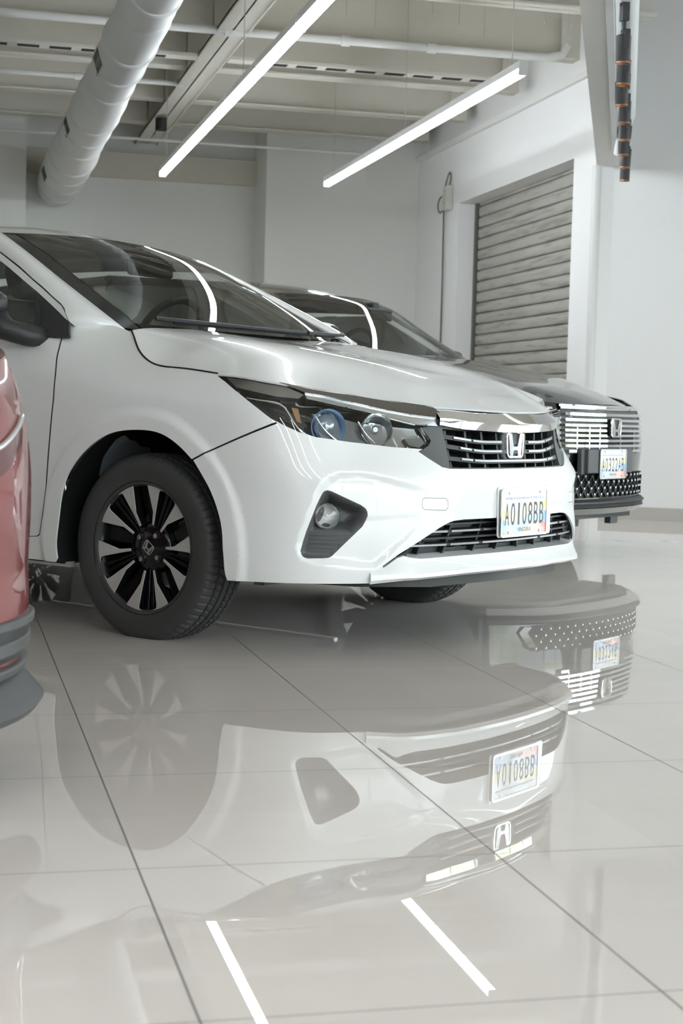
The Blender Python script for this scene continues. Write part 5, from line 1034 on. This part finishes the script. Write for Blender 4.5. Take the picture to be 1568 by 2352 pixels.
for s_ in (1, -1):
    m_ = (lambda q: q) if s_ > 0 else mir
    panel('headlight', BB, m_([(.465, .822), (.60, .828), (.80, .845), (1.12, .885), (1.16, .872), (1.0, .80), (.80, .765), (.60, .745), (.465, .742)]), M['gloss'], blk, off=.004, step=.03, flange=.006)
    mb = MB(); bar(BB, m_([(.50, .792), (.80, .808), (1.08, .850)]), .010, .004, .008, mb); mb.build('light_guide', M['drl'], blk)
    mb = MB(); bar(BB, m_([(.60, .44), (.66, .36), (.63, .33)]), .05, .0, .02, mb); mb.build('air_curtain', M['gloss'], blk)
# plate box and plate
mb = MB(); mb.obox((.925, .045, .523), ((1, 0, 0), (0, 1, 0), (0, 0, 1)), (.024, .255, .063)); mb.obox((.915, .318, .520), ((1, 0, 0), (0, 1, 0), (0, 0, 1)), (.014, .018, .066)); mb.build('plate_box', M['gplastic'], blk, bevel=.004)
plate(blk, (.953, .030, .508), 'A0322AB')
# lower mesh, studs, bumper bar, flaps
panel('mesh_back', BB, both([(0, .462), (.60, .458), (.66, .43), (.60, .325), (0, .325)]), M['dark'], blk, off=.002, step=.05, flange=.004)
mb = MB(); mb2 = MB(); pt_, pz_ = .068, .040
for k in range(-16, 17):
    for sg_ in (1, -1):
        a = [(k*pt_/1+sg_*(z-.325)*.85, z) for z in np.linspace(.328, .458, 6)]
        if all(abs(p[0]) < .60 for p in a): bar(BB, a, .007, .003, .014, mb)
for i in range(4):
    z = .345+i*.040*.83
    for k in range(-18, 19):
        t = (k+.5*(i % 2))*.068
        if abs(t) < .60 and z < .455: p = BB.at(t, z, np.array([.013]))[0]; mb.lathe([(0, -.006), (.0075, -.006), (.006, .005), (0, .006)], tuple(p), 'x', 8, 1)
mb.build('grille_mesh', [M['plastic'], M['satin']], blk)
T2 = np.linspace(.86, -.86, 51); R = [BB.at(T2, .322, np.full(51, -.03)), BB.at(T2, .318, np.full(51, .022)), BB.at(T2, .302, np.full(51, .040)), BB.at(T2, .296, np.full(51, .040)), BB.at(T2, .284, np.full(51, .028)), BB.at(T2, .276, np.full(51, .036))]
surf('bumper_lip', np.stack(R), M['plastic'], blk, angle=25)
R = [BB.at(T2, .276, np.full(51, .030)), BB.at(T2, .272, np.full(51, .038)), BB.at(T2, .236, np.full(51, -.002)), BB.at(T2, .226, np.full(51, -.05))]
surf('skid_plate', np.stack(R), M['satin'], blk, angle=30)
for y in (-.45, .02): mb = MB(); mb.obox((.66, y-.1, .195), ((1, 0, 0), (0, 1, 0), (0, 0, 1)), (.02, .045, .045)); mb.build('air_flap', M['gplastic'], blk, bevel=.004)
# red one, nearest the camera
RED_X, RED_Y = .48, 3.15
red = empty('crossover', 'glossy red crossover with dark bumper slats, nearest to the camera', 'car', (1.2531+math.cos(HD)*RED_X-Lv[0]*RED_Y, 5.6568+math.sin(HD)*RED_X-Lv[1]*RED_Y, 0), HD, 'cars on show')
RB_ = crossover(red, M['red'], .006)
for s_ in (1, -1):
    m_ = (lambda q: q) if s_ > 0 else mir
    panel('corner_patch', RB_, m_([(.35, .608), (.471, .636), (.568, .663), (.599, .673), (.644, .691), (.716, .716), (.712, .695), (.679, .669), (.633, .648), (.596, .625), (.543, .609), (.363, .562)]), M['dark_red'], red, off=.003, step=.02, flange=.006)  # dark red gloss patch, a pale curved strip along its upper edge
    mb = MB(); L = spl(m_([(.35, .622), (.472, .650), (.570, .669), (.6215, .686), (.678, .705), (.724, .723)]), 30); mb.tube(RB_.at(L[:, 0], L[:, 1], np.full(30, .004)), .006, 8); mb.build('patch_strip', M['drl'], red, smooth=True)
panel('grille_back', RB_, both([(0, .79), (.44, .785), (.43, .58), (0, .56)]), M['dark'], red, off=.002, step=.05, flange=.004)
mb = MB()
for k in range(6): bar(RB_, [(t, .765-.036*k) for t in np.linspace(.42, -.42, 21)], .014, 0, .016, mb)
mb.build('grille_slat', M['gloss'], red)
emblem('front_emblem', red, (.948, 0, .690), w=.125, h=.104, bend=.4, back='gloss')
T2 = np.linspace(.95, -.95, 55)
surf('bumper_skirt', np.stack([RB_.at(T2, z, np.full(55, d)) for z, d in ((.338, .000), (.334, .004), (.27, .003), (.20, -.004))]), M['plastic'], red, angle=25)
for k, (z, d, hh) in enumerate(((.328, .012, .018), (.284, .007, .028), (.240, .012, .018))):
    mb = MB(); bar(RB_, [(t, z) for t in np.linspace(.93-.01*k, -(.93-.01*k), 55)], hh, -.01, d, mb); mb.build('bumper_slat', M['gplastic'], red, bevel=.004)
surf('bumper_lip', np.stack([RB_.at(T2, z, np.full(55, d)) for z, d in ((.226, -.02), (.220, .012), (.198, .070), (.184, .068), (.158, -.02), (.152, -.10))]), M['gplastic'], red, angle=25)
FLIP[0] = False
